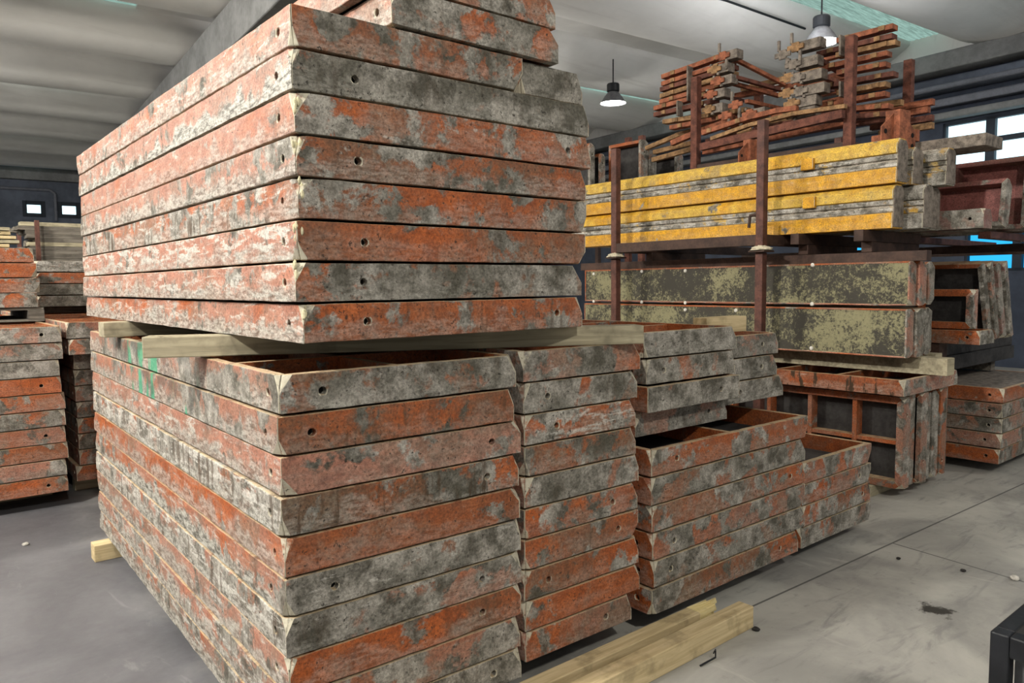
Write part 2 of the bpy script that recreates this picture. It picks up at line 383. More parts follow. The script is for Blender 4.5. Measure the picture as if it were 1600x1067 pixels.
def panel(label, W, L, loc, rz=0, h=.119, low=False, front=None, left=None, ribs=0, longribs=0, group=None, near=True, rot=None,
          cut=True, mat='paint', lmat=None, holes_f=None, holes_l=None, board='dark_ply', board_up=False, inner=None, name='formwork_panel', t=.035):
    """front / left = (wear, tint) of the -y end rail and the -x long rail; origin at the base centre"""
    root = thing(name, label, 'formwork panel' if name == 'formwork_panel' else 'panel', loc, rz, group, rot)
    rnd = random.Random(label)
    front = front or ((.5, .4, .2), (.4, .2, .2)); left = left or ((.4, .3, .5), (.8, .4, .2))
    inner = inner or ((.25, .35, .1), (.4, 0, .2))
    C = {}
    for sx in (-1, 1):
        for sy in (-1, 1):
            C[sx, sy] = (rnd.uniform(.022, .05), rnd.uniform(.022, .05), rnd.uniform(.045, .078), low if rnd.random() > .12 else not low)
    def cuts(ends, swap):
        if not cut: return {}
        d = {}
        for sgn, k in ends: a, b, c, lw = C[k]; d[sgn] = (b, a, c, lw) if swap else (a, b, c, lw)
        return d
    st = .045 if near else .5; am = .0026 if near else 0
    hf = holes_f if holes_f is not None else [rnd.choice((-1, 1)) * (W / 2 - rnd.uniform(.1, .18))] if rnd.random() < .75 else []
    hl = holes_l if holes_l is not None else [L / 2 - rnd.uniform(.08, .12), -L / 2 + .1]
    spec = (('end_rail', W, hf if near else [], cuts(((1, (1, -1)), (-1, (-1, -1))), 0), lambda s, d, z: Vector((s, -L / 2 + d, z)), front, mat),
            ('end_rail', W, [], cuts(((1, (-1, 1)), (-1, (1, 1))), 0), lambda s, d, z: Vector((-s, L / 2 - d, z)), inner, mat),
            ('long_rail', L, hl if near else [], cuts(((1, (-1, -1)), (-1, (-1, 1))), 1), lambda s, d, z: Vector((-W / 2 + d, -s, z)), left, lmat or mat),
            ('long_rail', L, [], cuts(((1, (1, 1)), (-1, (1, -1))), 1), lambda s, d, z: Vector((W / 2 - d, s, z)), inner, mat))
    for i, (nm, l, ho, cu, fm, wt, mt) in enumerate(spec):
        vis = i in (0, 2)
        me = rail_mesh(l, h, t, ho, cu, st if vis else .5, rnd.random(), am if vis else 0, fm)
        o = link(nm, me, mt, root); me.materials.append(M['hole'])
        o['seed'] = rnd.random() * 9; o['wear'] = wt[0]; o['tint'] = wt[1]
        if near and vis:
            b = o.modifiers.new('bevel', 'BEVEL'); b.width = .0035; b.segments = 2; b.limit_method = 'ANGLE'; b.angle_limit = .6
    z0, z1 = (h - .026, h - .006) if board_up else (.006, .024)
    MB().box(-W / 2 + t, W / 2 - t, -L / 2 + t, L / 2 - t, z0, z1).build('face_board', board, root)
    za, zb = (.004, z0) if board_up else (z1, h - .008)
    for k in range(ribs):
        y = -L / 2 + L * (k + 1) / (ribs + 1)
        o = MB().box(-W / 2 + t, W / 2 - t, y - .016, y + .016, za, zb).build('cross_rib', mat, root); o['wear'] = inner[0]; o['tint'] = inner[1]
    for k in range(longribs):
        x = -W / 2 + W * (k + 1) / (longribs + 1)
        o = MB().box(x - .014, x + .014, -L / 2 + t, L / 2 - t, za, zb - .004).build('long_rib', mat, root); o['wear'] = inner[0]; o['tint'] = inner[1]
    return root
def look(w):
    g, d, l = w[0]
    if g > .72: a = 'dark grey cement-caked' if d > .6 else 'pale grey cement-caked'
    elif g > .5: a = 'mostly grey'
    elif g > .36: a = 'grey and orange'
    else: a = 'rusty brown-orange' if d > .55 else 'mostly orange'
    return a

# ------------------------------------------------------------------ the hall
random.seed(5)
TH = math.radians(-4.5)
def bld(u, v, z=0.0):
    return Vector((u * math.cos(TH) - v * math.sin(TH), u * math.sin(TH) + v * math.cos(TH), z))
def hall(mb):                                   # building-aligned coordinates to world
    mb.v = [tuple(bld(*q)) for q in mb.v]; return mb
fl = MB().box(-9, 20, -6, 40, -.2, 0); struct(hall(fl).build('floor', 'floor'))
# ceiling: precast wing-shaped units side by side, strips of translucent sheet between them
PER, PH = 3.0, 7.27
def ceil_unit(u0, u1, k):
    v0 = PH + PER * k + .33; v1 = PH + PER * (k + 1) - .33; n = 18
    mb = MB(); prof = []
    for i in range(n + 1):
        s = i / n; w = abs(2 * s - 1)
        prof.append((v0 + (v1 - v0) * s, 6.0 - .40 * (1 - w ** 2.2)))
    prof = [(v0, 6.09)] + prof + [(v1, 6.09)]
    return prof
def ceil_z(v):
    s_ = ((v - PH) % PER - .33) / (PER - .66)
    return 6.0 - .40 * (1 - abs(2 * s_ - 1) ** 2.2) if 0 <= s_ <= 1 else 6.0
def ceiling_side(name, u0, u1):
    mb = MB()
    for k in range(-2, 10):
        pr = ceil_unit(u0, u1, k); n = len(pr)
        mb.add([(u, v, z) for u in (u0, u1) for v, z in pr], [(i, i + 1, n + i + 1, n + i) for i in range(n - 1)])
        # end diaphragm with a recessed triangle
        for u in (u0, u1):
            mb.add([(u, v, z) for v, z in pr] + [(u, pr[-1][0], 6.3), (u, pr[0][0], 6.3)], [tuple(range(n + 2))])
    o = hall(mb).build(name, 'ceiling', smooth=False); struct(o)
    for p in o.data.polygons: p.use_smooth = len(p.vertices) == 4
    return o
ceiling_side('ceiling', -9, 3.5)
ceiling_side('ceiling', 3.7, 14.72)
wn = 1
for k in range(-1, 10):
    for u0, u1 in ((-9, 2.2), (4.1, 14.62)):
        v = PH + PER * k
        if k % 2:                               # every second joint is closed with a plain slab
            struct(hall(MB().box(u0 if u0 > 0 else -9, u1 if u0 > 0 else 3.5, v - .36, v + .36, 6.0, 6.09)).build('ceiling', 'ceiling')); continue
        # corrugated sheet
        m = 14; vs = []; fs = []
        for i in range(m + 1):
            vv = v - .36 + .72 * i / m; zz = 6.06 + .02 * (i % 2)
            vs += [(u0, vv, zz), (u1, vv, zz)]
        fs = [(2 * i, 2 * i + 1, 2 * i + 3, 2 * i + 2) for i in range(m)]
        o = hall(MB().add(vs, fs)).build('window_%d' % wn, 'skylight'); struct(o); wn += 1
        # solid roof at both ends of the strip
        for a, b in (((u1, 3.5) if u0 < 0 else (3.7, u0)), ((u1, 14.72) if u0 > 0 else (-9.1, -9))):
            struct(hall(MB().box(a, b, v - .36, v + .36, 6.03, 6.12)).build('ceiling', 'ceiling'))
# roof over everything
struct(hall(MB().box(-9, 15.3, 1.0, 34, 6.32, 6.45)).build('ceiling', 'ceiling'))
# main precast beam running down the hall
bm_ = MB().box(3.02, 4.25, -2, 33.2, 4.95, 5.58).box(3.30, 3.95, -2, 33.2, 4.88, 4.95)
struct(hall(bm_).build('trim_1', 'grey_beam', bevel=.02))
struct(hall(MB().box(14.60, 14.72, -2, 31.4, 5.6, 6.32)).build('trim_2', 'ceiling'))
# far wall with two small windows and a conduit
FV_ = 31.5
def wall_with_holes(name, u0, u1, v0, v1, z0, z1, holes, mat, along):
    """solid wall pieces around openings; along='u' or 'v'"""
    mb = MB(); zs = sorted({z0, z1, *[h[2] for h in holes], *[h[3] for h in holes]})
    lo, hi = (u0, u1) if along == 'u' else (v0, v1)
    for a, b in zip(zs, zs[1:]):
        cut = sorted((h[0], h[1]) for h in holes if h[2] <= a + 1e-6 and h[3] >= b - 1e-6)
        x = lo
        for p, q in cut + [(hi, hi)]:
            if p > x + 1e-6:
                mb.box(x, p, v0, v1, a, b) if along == 'u' else mb.box(u0, u1, x, p, a, b)
            x = q
    o = hall(mb).build(name, mat); struct(o); return o
def wpt(px, py, d, axis):                        # point on a building-aligned wall
    nrm = (bld(1, 0) if axis == 'u' else bld(0, 1)); r = ray(px, py)
    q = EYE + r * ((d - EYE.dot(nrm)) / r.dot(nrm))
    return q.dot(bld(1, 0)), q.dot(bld(0, 1)), q.z
hl = []
for px0, px1, py0, py1 in ((41, 65, 319, 334), (96, 120, 321, 336)):
    a = wpt(px0, py1, FV_, 'v'); b = wpt(px1, py0, FV_, 'v'); hl.append((a[0], b[0], a[2], b[2]))
for d in (3.2, 6.4): hl.append((hl[1][0] + d, hl[1][1] + d, hl[1][2], hl[1][3]))
wall_with_holes('wall_back', -9, 15.3, FV_, FV_ + .25, 0, 6.4, hl, 'wall_mid', 'u')
for i, (a, b, z0, z1) in enumerate(hl):
    w = struct(hall(MB().box(a, b, FV_ + .12, FV_ + .14, z0, z1)).build('window_%d' % wn, 'day_white')); wn += 1
    f = MB().box(a - .1, a + .03, FV_ - .05, FV_ + .11, z0 - .1, z1 + .1).box(b - .03, b + .1, FV_ - .05, FV_ + .11, z0 - .1, z1 + .1)
    f.box(a, b, FV_ - .05, FV_ + .11, z0 - .1, z0 + .03).box(a, b, FV_ - .05, FV_ + .11, z1 - .03, z1 + .1)
    hall(f).build('window_frame', 'frame', w)
struct(hall(MB().box(-9, 15.3, FV_ - .35, FV_, 5.35, 5.75)).build('trim_3', 'grey_beam'))
cp = [wpt(0, 293, FV_ - .1, 'v'), wpt(78, 297, FV_ - .1, 'v'), wpt(86, 303, FV_ - .1, 'v'), wpt(88, 345, FV_ - .1, 'v')]
mb = MB()
for a, b in zip(cp, cp[1:]): mb.tube(a, b, .05)
tag(hall(mb).build('conduit', 'pipe'), 'grey conduit pipe bending down the far wall above the small windows', 'pipe')
# right wall: window bands and horizontal beams
RU = 14.72
zt = [2.32, 1.86, 4.42, 3.52]
def pane_grid(v_hi, v_lo, z0, z1, widths, rows, mat, tag_):
    global wn
    w = struct(hall(MB().box(RU + .13, RU + .15, v_lo, v_hi, z0, z1)).build('window_%d' % wn, mat)); wn += 1
    f = MB(); f.box(RU + .02, RU + .12, v_lo, v_hi, z1 - .05, z1 + .05).box(RU + .02, RU + .12, v_lo, v_hi, z0 - .05, z0 + .05)
    v = v_hi; i = 0
    while v > v_lo:
        f.box(RU + .02, RU + .12, v - (.075 if i % 2 else .045), v + (.075 if i % 2 else .045), z0, z1); v -= widths; i += 1
    for r in rows: f.box(RU + .03, RU + .11, v_lo, v_hi, r - .045, r + .045)
    hall(f).build('window_frame', 'frame', w)
UP = (1.0, 7.0, 3.62, 4.44); LO = (-1.0, 6.55, 1.70, 2.42)
LO2 = (8.1, 9.7, 1.70, 2.30)
wall_with_holes('wall_right', RU, RU + .25, -3, 33, 0, 6.4, [UP, LO, LO2], 'wall_dark', 'v')
pane_grid(UP[1], UP[0], UP[2], UP[3], .80, [4.03], 'day_white', 'upper')
pane_grid(LO[1], LO[0], LO[2], LO[3], .85, [2.13], 'day_blue', 'lower')
pane_grid(LO2[1], LO2[0], LO2[2], LO2[3], .8, [2.0], 'day_blue', 'lower')
for i, (u0, u1, z0, z1, m) in enumerate(((14.2, 14.72, 5.30, 5.62, 'grey_beam'), (14.42, 14.72, 4.98, 5.22, 'wall_mid'), (14.5, 14.72, 4.72, 4.86, 'pipe'), (14.45, 14.72, 4.48, 4.60, 'grey_beam'))):
    struct(hall(MB().box(u0, u1, -3, 31.4, z0, z1)).build('trim_%d' % (i + 4), m, bevel=.03))
tag(hall(MB().tube((14.30, -3, 5.02), (14.30, 31, 5.02), .05)).build('service_pipe', 'pipe'), 'long grey pipe running under the roof beam along the right wall', 'pipe')
# white gable patch of wall seen past the tall stack
# high-bay lamps
def bay_lamp(loc, label, power, s=1.0):
    r = thing('high_bay_lamp', label, 'lamp', loc)
    MB().lathe([(0, .36 * s), (.11 * s, .36 * s), (.12 * s, .34 * s), (.12 * s, .22 * s), (.09 * s, .20 * s), (0, .20 * s)], 20).build('ballast_housing', 'black', r)
    MB().lathe([(.085 * s, .21 * s), (.11 * s, .19 * s), (.18 * s, .10 * s), (.24 * s, 0), (.255 * s, -.01 * s), (.245 * s, -.005 * s), (.17 * s, .10 * s), (.08 * s, .19 * s)], 28).build('reflector', 'alu', r, smooth=True)
    refl = r.children[-1] if r.children[-1].name.startswith('reflector') else next(c for c in r.children if c.name.startswith('reflector'))
    MB().lathe([(0, .02 * s), (.12 * s, .018 * s), (.235 * s, .004 * s)], 28).build('lens', 'lampglow', refl)
    MB().tube((0, 0, .36 * s), (0, 0, ceil_z(Vector(loc).dot(bld(0, 1))) - loc[2] + .004), .012).build('hanging_rod', 'black', r)
    lamp('high_bay_light', Vector(loc) + Vector((0, 0, -.03)), power, .2 * s, (1, .97, .93))
    return r
nu, nv = bld(1, 0), bld(0, 1)
q = at_z(1283, 66, 5.0); bay_lamp(q, 'lit bell-shaped hanging lamp above the bracket pile', 70)
q = at_z(958, 161, 5.0); bay_lamp(q, 'lit hanging lamp in the distance beside the tall panel stack', 90)
cb = MB()
pts = [at_z(1060, -20, 5.74), at_z(1135, 1, 5.74), at_z(1258, 45, 5.74)]
for a, b in zip(pts, pts[1:]): cb.tube(a, b, .018, 6)
tag(cb.build('power_cable', 'black'), 'dark cable strung along the ceiling to the nearer lamp', 'cable')

# ------------------------------------------------------------------ tall front stack: lower part, near column
def wt(g, d, l, b, c, r): return ((g, d, l), (b, c, r))
G_LOW = 'panels of the lower front column'
ends = [wt(.62, .75, .1, .3, .3, .3), wt(.34, .85, .1, .2, .2, .5), wt(.55, .15, .35, .7, .1, .2), wt(.40, .95, .1, .1, .4, .8), wt(.28, .40, .1, .2, .2, .3),
        wt(.92, .15, .5, .5, .2, .2), wt(.74, .25, .4, .6, .3, .2), wt(.22, .75, .05, .2, .3, .3), wt(.48, .35, .3, .5, .2, .2), wt(.80, .30, .2, .5, .3, .3)]
lefts = [wt(.48, .45, .2, .7, .7, .2), wt(.48, .50, .2, .65, .7, .2), wt(.32, .15, .75, .8, .7, .3), wt(.62, .15, .95, .5, .8, .7), wt(.22, .2, .45, .45, .6, .2),
         wt(.32, .25, .6, .5, 1, .3), wt(.60, .15, .9, .6, .9, .7), wt(.40, .2, .6, .7, .8, .5), wt(.42, .2, .8, .6, .9, .4), wt(.55, .4, .8, .5, .9, .6)]
marks = {0: ', open-topped', 1: ' with green daubs'}
W1 = [.872, .868, .89, .885, .885, .888, .890, .885, .88, .885]
for i in range(10):
    z = .10 + .121 * (9 - i); W = W1[i]
    lb = '%s formwork panel%s, %s of the near lower stack' % (look(ends[i]), marks.get(i, ''), nth(i, 10))
    p = panel(lb, W, 3.0, (.835 + W / 2 + .028 + random.uniform(-.004, .004), 3.562, z), -1.15 + random.uniform(-.06, .06), front=ends[i], left=lefts[i],
              ribs=5 if i == 0 else 0, longribs=1 if i == 0 else 0, group=G_LOW, mat='paint', lmat='paint_green' if i < 2 else 'paint')
# second column
e2 = [wt(.50, .45, .2, .6, .2, .2), wt(.72, .8, .1, .2, .2, .3), wt(.52, .1, .75, .4, .2, .2), wt(.46, .8, .1, .2, .3, .3), wt(.66, .5, .2, .5, .2, .2),
      wt(.52, .2, .3, .4, .2, .2), wt(.44, .6, .1, .3, .2, .4), wt(.38, .75, .1, .3, .2, .3), wt(.26, .2, .2, .2, .1, .2), wt(.34, .6, .1, .5, .2, .4)]
W2 = [.63, .61, .60, .60, .62, .615, .62, .625, .63, .58]
for i in range(10):
    W = W2[i]
    panel('%s formwork panel, %s of the narrow second column' % (look(e2[i]), nth(i, 10)), W, 3.0, (1.784 + W / 2 + random.uniform(0, .006), 3.565, .135 + .1182 * (9 - i)), -1.15 + random.uniform(-.06, .06),
          h=.1165, front=e2[i], group='panels of the second column')
# third column: six wide panels, open frame uppermost
e3 = [wt(.44, .35, .15, .35, .2, .2), wt(.66, .55, .1, .3, .2, .2), wt(.48, .45, .15, .4, .2, .2), wt(.52, .5, .1, .5, .2, .2), wt(.70, .55, .1, .4, .3, .3), wt(.50, .75, .1, .3, .3, .2)]
l3 = wt(.2, .25, .2, .3, .3, .3)
for i in range(6):
    W = (1.27, 1.26, 1.25, 1.25, 1.255, 1.20)[i]
    panel('%s formwork panel%s, %s of the wide third column' % (look(e3[i]), ', open frame on top' if i == 0 else '', nth(i, 6)), W, 2.7, (2.455 + W / 2 + random.uniform(-.01, .01), 3.40, .115 + .1225 * (5 - i)), random.uniform(-.2, .2),
          front=e3[i], left=l3, ribs=3 if i == 0 else 0, longribs=1 if i == 0 else 0, group='panels of the third column', inner=wt(.12, .35, .1, .2, 0, .2))
# four grey panels on the third column, and four more beside them
e4 = [wt(.93, .45, .2, .5, .3, .2), wt(.78, .35, .2, .5, .3, .2), wt(.93, .25, .3, .5, .2, .2), wt(.72, .35, .15, .7, .2, .2)]
for i in range(4):
    W = (.70, .68, .69, .70)[i]
    panel('%s panel, %s of the grey pile on the third column' % (look(e4[i]), nth(i, 4)), W, 1.7, (2.545 + (0, .02, .01, .01)[i] + W / 2, 3.02 + (0, .01, -.02, .06)[i], .858 + .1215 * (3 - i)), (-.3, .2, -.5, 0)[i],
          front=e4[i], left=wt(.35, .3, .3, .3, .3, .2), ribs=3 if i == 0 else 0, group='grey panels on the third column', cut=i != 2, board_up=False)
e5 = [wt(.62, .4, .15, .6, .2, .2), wt(.84, .3, .2, .6, .2, .2), wt(.86, .75, .1, .3, .4, .2), wt(.80, .5, .2, .5, .3, .2)]
for i in range(3):
    W = (.50, .49, .56)[i]
    panel('%s formwork panel, %s of the pile behind the grey pile' % (look(e5[i]), nth(i, 3)), W, 1.6, (3.275 + (0, 0, 0)[i] + W / 2, 3.06, .858 + .121 * (2 - i) + .06), (0, .4, -.3)[i],
          front=e5[i], group='panels beside the grey pile')
for y in (2.55, 3.5):
    tag(MB().box(3.28, 3.86, y - .03, y + .03, .852, .913).build('timber_packer', 'wood_grey', bevel=.003), 'hidden timber packer under the short pile, %s' % ('nearer one' if y < 3 else 'farther one'), 'timber')
tag(MB().box(3.26, 3.62, 2.36, 2.45, 1.288, 1.372).build('timber_offcut', 'wood_x', bevel=.003), 'pale timber offcut with caked end on the short pile', 'timber')
# fourth column
e6 = [wt(.52, .3, .2, .5, .2, .2), wt(.58, .5, .2, .5, .3, .3), wt(.56, .75, .1, .3, .3, .2), wt(.74, .6, .2, .5, .3, .3)]
for i in range(4):
    W = (.80, .80, .80, .81)[i]
    panel('%s formwork panel%s, %s of the low fourth column' % (look(e6[i]), ', open frame' if i == 0 else '', nth(i, 4)), W, 2.2, (3.80 + W / 2, 3.21, .078 + .1215 * (3 - i)), random.uniform(-.3, .3), front=e6[i], left=l3,
          ribs=3 if i == 0 else 0, longribs=0, group='panels of the fourth column', inner=wt(.1, .3, .1, .3, 0, .2))
# timbers under the columns
for y, x0, x1, lb in ((4.78, .80, 2.40, 'pale squared timber block sticking out from under the stack on the left'),):
    tag(MB().box(x0, x1, y - .05, y + .05, 0, .097).build('timber_bearer', 'wood_x', bevel=.004), lb, 'timber')
tag(MB().box(.95, 2.40, 2.55, 2.65, 0, .097).build('timber_bearer', 'wood_x', bevel=.004), 'timber bearer hidden in the dark gap under the front columns', 'timber')
tag(MB().box(2.50, 4.62, 2.55, 2.65, 0, .076).build('timber_bearer', 'wood_x', bevel=.004), 'timber bearer in the dark gap under the third and fourth columns', 'timber')
tag(MB().box(2.50, 4.62, 3.95, 4.05, 0, .076).build('timber_bearer', 'wood_x', bevel=.004), 'far timber bearer under the third and fourth columns', 'timber')
for k, (x0, x1, z0, z1) in enumerate(((1.76, 2.36, .0985, .134), (2.50, 3.68, .077, .1135))):
    for y, w in ((2.6, 'near'), (4.0 if k else 4.78, 'far')):
        tag(MB().box(x0, x1, y - .04, y + .04, z0, z1).build('timber_packer', 'wood_grey', bevel=.002), 'thin %s packer on the bearer under the %s column' % (w, ('second', 'third')[k]), 'timber')
# diagonal timber and rear timber between lower and upper stack
a = at_z(228, 560, 1.3135); b = at_z(1010, 537, 1.3135)
d = (b - a); ang = math.atan2(d.y, d.x); ln = math.hypot(d.x, d.y)
t_ = thing('timber_bearer', 'long weathered timber laid slantwise between lower and upper stacks', 'timber', ((a.x + b.x) / 2 - .5 * .055 * math.sin(ang), (a.y + b.y) / 2 + .055 * math.cos(ang), 1.3135))
t_.rotation_euler.z = ang
MB().box(-ln / 2, ln / 2, -.05, .05, 0, .075).build('squared_beam', 'wood_grey', t_, bevel=.004)
tag(MB().box(.80, 2.2, 4.18, 4.30, 1.3125, 1.388).build('timber_bearer', 'wood_grey', bevel=.004), 'dark timber end at the far left between lower and upper stacks', 'timber')

# ------------------------------------------------------------------ upper stack
eu = [wt(.50, .60, .15, .3, .3, .2), wt(.86, .9, .05, .1, .3, .2), wt(.52, .15, .45, .3, .2, .2), wt(.46, .8, .1, .1, .4, .2), wt(.46, .55, .1, .1, .3, .2),
      wt(.30, .70, .1, .3, .2, .3), wt(.70, .65, .1, .3, .3, .2), wt(.44, .35, .1, .2, .3, .5)]
lu = [wt(.34, .1, .7, .65, .55, .2), wt(.30, .2, .5, .8, 1, .4), wt(.18, .1, .45, .5, .5, .1), wt(.42, .15, .55, .7, .8, .2), wt(.50, .2, .7, .35, .6, .9),
      wt(.30, .05, .95, .9, .5, .2), wt(.32, .05, .75, .65, .7, .2), wt(.34, .1, .7, .55, .8, .2)]
xr = [1.762, 2.095, 2.10, 2.075, 2.075, 2.075, 2.055, 2.05]
for i in range(8):
    x0 = .905 + (0, 0, .004, 0, .004, 0, -.006, .008)[i] ; W = xr[i] - x0
    hf = {0: [], 1: [-W / 2 + .2], 2: [W / 2 - .12], 3: [-W / 2 + .2], 5: [-W / 2 + .22], 6: [-W / 2 + .22], 7: [-W / 2 + .21, W / 2 - .13]}.get(i, [])
    panel('%s formwork panel, %s of the tall upper stack' % (look(eu[i]), nth(i, 8)), W, 3.16, (x0 + W / 2, 2.066 + 1.58 + random.uniform(-.006, .006), 1.390 + .1212 * (7 - i)), random.uniform(-.1, .1),
          front=eu[i], left=lu[i], low=i in (0, 5), group='panels of the upper stack', holes_f=hf, board='ply', board_up=True)
ec = wt(.93, .55, .1, .2, .2, .2)
panel('narrow grey cement-coated formwork strip beside the topmost panel of the upper stack', .31, 3.1, (1.772 + .155, 2.09 + 1.55, 1.390 + .1212 * 7), 0, front=ec, left=ec, group=None, board_up=True, holes_f=[])
panel('narrow grey and orange formwork panel lying on top of the tall upper stack', .70, 2.6, (1.232 + .35, 2.062 + 1.3, 2.362), 0, front=wt(.60, .45, .2, .3, .3, .2), left=wt(.35, .1, .6, .7, .6, .1), holes_f=[], board_up=True)
panel('orange formwork panel at the very top, cut by the upper edge of the view', .72, 2.6, (1.19 + .36, 2.062 + 1.3, 2.483), .5, front=wt(.52, .2, .2, .3, .2, .2), left=wt(.25, .1, .3, .5, .4, .1), board_up=True)
# mortar caked at the near corner of the upper stack
def crust(name, mat, pts, label, r=.012):
    bm = bmesh.new(); rn = random.Random(label)
    for (x, y, z, s) in pts:
        res = bmesh.ops.create_icosphere(bm, subdivisions=2, radius=1)
        for v in res['verts']:
            k = 1 + .45 * noise.noise(v.co * 2.1 + Vector((x * 50, y * 50, z * 50)))
            v.co = Vector((x + v.co.x * s * .8 * k, y + v.co.y * s * .8 * k, z + v.co.z * s * 2.1 * k))
    me = bpy.data.meshes.new(name); bm.to_mesh(me); bm.free(); me.shade_smooth()
    return me
ups = [o for o in COL.objects if o.get('group') == 'panels of the upper stack']
rn = random.Random(3)
for o in ups[2:8]:
    W = -o.children[0].bound_box[0][0]
    pts = [(-W + rn.uniform(.0, .02), -1.58 + rn.uniform(-.001, .016), z, rn.uniform(.003, .0075)) for z in [rn.uniform(.05, .112) for _ in range(5)]]
    c = link('mortar_crust', crust('mortar_crust', None, pts, o.name), 'cream_cement', next(q for q in o.children if q.name.startswith('end_rail')))

# ------------------------------------------------------------------ floor pieces in front
def jag_beam(name, label, x0, x1, y0, y1, z1, mat, broken=False, rz=0):
    r = thing(name, label, 'timber', ((x0 + x1) / 2, (y0 + y1) / 2, 0), rz); L = (x1 - x0) / 2; w = (y1 - y0) / 2
    if not broken: MB().box(-L, L, -w, w, 0, z1).build('squared_beam', mat, r, bevel=.004)
    else:
        MB().box(-L, L - .20, -w, w, 0, z1).build('squared_beam', mat, r, bevel=.004)
        mb = MB(); rr = random.Random(2)
        for k in range(5):
            for j in range(4):
                ya = -w + 2 * w * k / 5; za = z1 * j / 4
                e = L - .20 + .20 * (.35 + .65 * (j / 3)) * rr.uniform(.65, 1.0)
                y2 = ya + 2 * w / 5; z2 = za + z1 / 4
                mb.add([(L - .205, ya, za), (L - .205, y2, za), (L - .205, y2, z2), (L - .205, ya, z2), (e - .02, ya, za + .004), (e, y2, za + .002), (e - .01, y2, z2 - .003), (e - .03, ya, z2)],
                       [(0, 1, 2, 3), (7, 6, 5, 4), (4, 5, 1, 0), (5, 6, 2, 1), (6, 7, 3, 2), (7, 4, 0, 3)])
        tag(mb.build('splintered_end', 'split', r), 'fresh yellow splintered end')
    return r
jag_beam('timber_beam', 'pale squared timber on the floor nearest the aisle', .9, 2.915, 1.838, 1.915, .1, 'wood_x', rz=.3)
jag_beam('timber_beam', 'pale timber with a splintered end on the floor beside the front columns', .9, 2.88, 1.962, 2.036, .1, 'wood_x', True, rz=-.3)
for px, py, r, m, lb in ((1181, 985, .016, 'stone', 'small dark stone on the floor by the timber ends'), (1505, 893, .014, 'stone', 'tiny dark pebble beside the crossing floor joint'),
                         (1404, 874, .012, 'stone', 'tiny dark pebble on the aisle floor near the fourth column'), (1585, 906, .022, 'pale_stone', 'pale flat chip on the joint near the black frame'),
                         (40, 852, .018, 'pale_stone', 'small pale chip on the dark floor at the left')):
    p = at_z(px, py, 0); bm = bmesh.new(); bmesh.ops.create_icosphere(bm, subdivisions=2, radius=r)
    for v in bm.verts: v.co *= 1 + .35 * noise.noise(v.co * 60 + p * 9); v.co.z = max(-r * .5, v.co.z * .6) + r * .5
    me = bpy.data.meshes.new('pebble'); bm.to_mesh(me); bm.free()
    o = link('pebble', me, m); o.location = p; tag(o, lb, 'stone')
a, b = at_z(1094, 1040, .006), at_z(1118, 1027, .012)
nl = MB().tube(a, b, .004, 8).tube(b, b + Vector((.0, .0, .03)), .003, 6).tube(b + Vector((-.014, 0, .022)), b + Vector((.014, .01, .026)), .003, 6)
tag(nl.build('bent_nail', 'black'), 'bent black nail lying on the floor in front of the timbers', 'nail')
# black steel frame at the right edge
fr = thing('steel_bin', 'black steel frame with grey side sheet at the lower right edge', 'steel frame', (1.93, .60, 0))
MB().box(0, .04, -.04, 0, 0, .742).build('post', 'black', fr, bevel=.004); MB().box(0, .04, -1.1, -1.06, 0, .742).build('post', 'black', fr, bevel=.004)
MB().box(0, .04, -1.06, -.04, .69, .742).build('top_rail', 'black', fr, bevel=.004)
MB().box(0, .04, -1.06, -.04, .10, .15).build('bottom_rail', 'black', fr, bevel=.004)
MB().box(.04, .62, -.04, 0, .69, .742).build('top_rail', 'black', fr, bevel=.004)
MB().box(.58, .62, -.04, 0, 0, .69).build('post', 'black', fr, bevel=.004)
sh = MB().box(.045, .058, -1.06, -.04, .15, .69); sh.build('side_sheet', 'grey_steel', fr)
MB().box(.030, .046, -.24, -.20, .628, .634).build('slot', 'hole', fr)
bl = MB().prism([(.0, 0), (.40, 0), (.40, .17), (.11, .17), (.075, .11), (.02, .085), (.0, .04)], -.8, -.06)
o = bl.build('rubber_block', 'rubber', None, bevel=.006); o.location = (1.985, .60, .745); tag(o, 'stepped dark rubber block lying on the black steel frame', 'block')

# ------------------------------------------------------------------ racks on the right: standing panels, board-faced panels
R90 = math.radians(-90)
def edge_panel(label, W, L, X, Y0, z0, lean=0, name='formwork_panel', **k):
    """panel set on its long edge; its open side (local +z) looks towards -X"""
    h = k.get('h', .119); th = R90 - math.radians(lean)
    up = Vector((math.cos(th), 0, -math.sin(th))); fw = Vector((math.sin(th), 0, math.cos(th)))
    o = Vector((X + h, Y0 + L / 2, z0 + .002)) + up * (W / 2) + Vector((0, 0, 0))
    return panel(label, W, L, o, rot=(0, th, 0), name=name, **k)
ev = [wt(.55, .4, .2, .6, .2, .2), wt(.62, .5, .2, .5, .2, .3), wt(.50, .45, .2, .7, .2, .2), wt(.75, .3, .4, .5, .2, .2), wt(.70, .5, .2, .5, .2, .3), wt(.5, .7, .1, .3, .2, .9), wt(.68, .75, .1, .4, .2, .4)]
for i in range(7):
    edge_panel('%s panel standing on edge, %s' % (look(ev[i]), ('front one with open orange frame', 'second from the open frame', 'third from the open frame', 'fourth from the open frame', 'fifth from the open frame', 'sixth from the open frame', 'last one behind the row')[i]),
               .655 + (.0, .0, .01, -.01, 0, .01, -.01)[i], 2.1, 5.40 + .1215 * i, 2.26 + (0, .02, -.02, .01, 0, -.01, .03)[i], .082, front=ev[i], left=wt(.5, .5, .2, .4, .2, .3), ribs=5 if i == 0 else 0, longribs=1 if i == 0 else 0,
               inner=wt(.2, .3, .25, .35, 0, .3), group='panels standing on edge in a row', holes_l=[], t=.05 if i == 0 else .035)
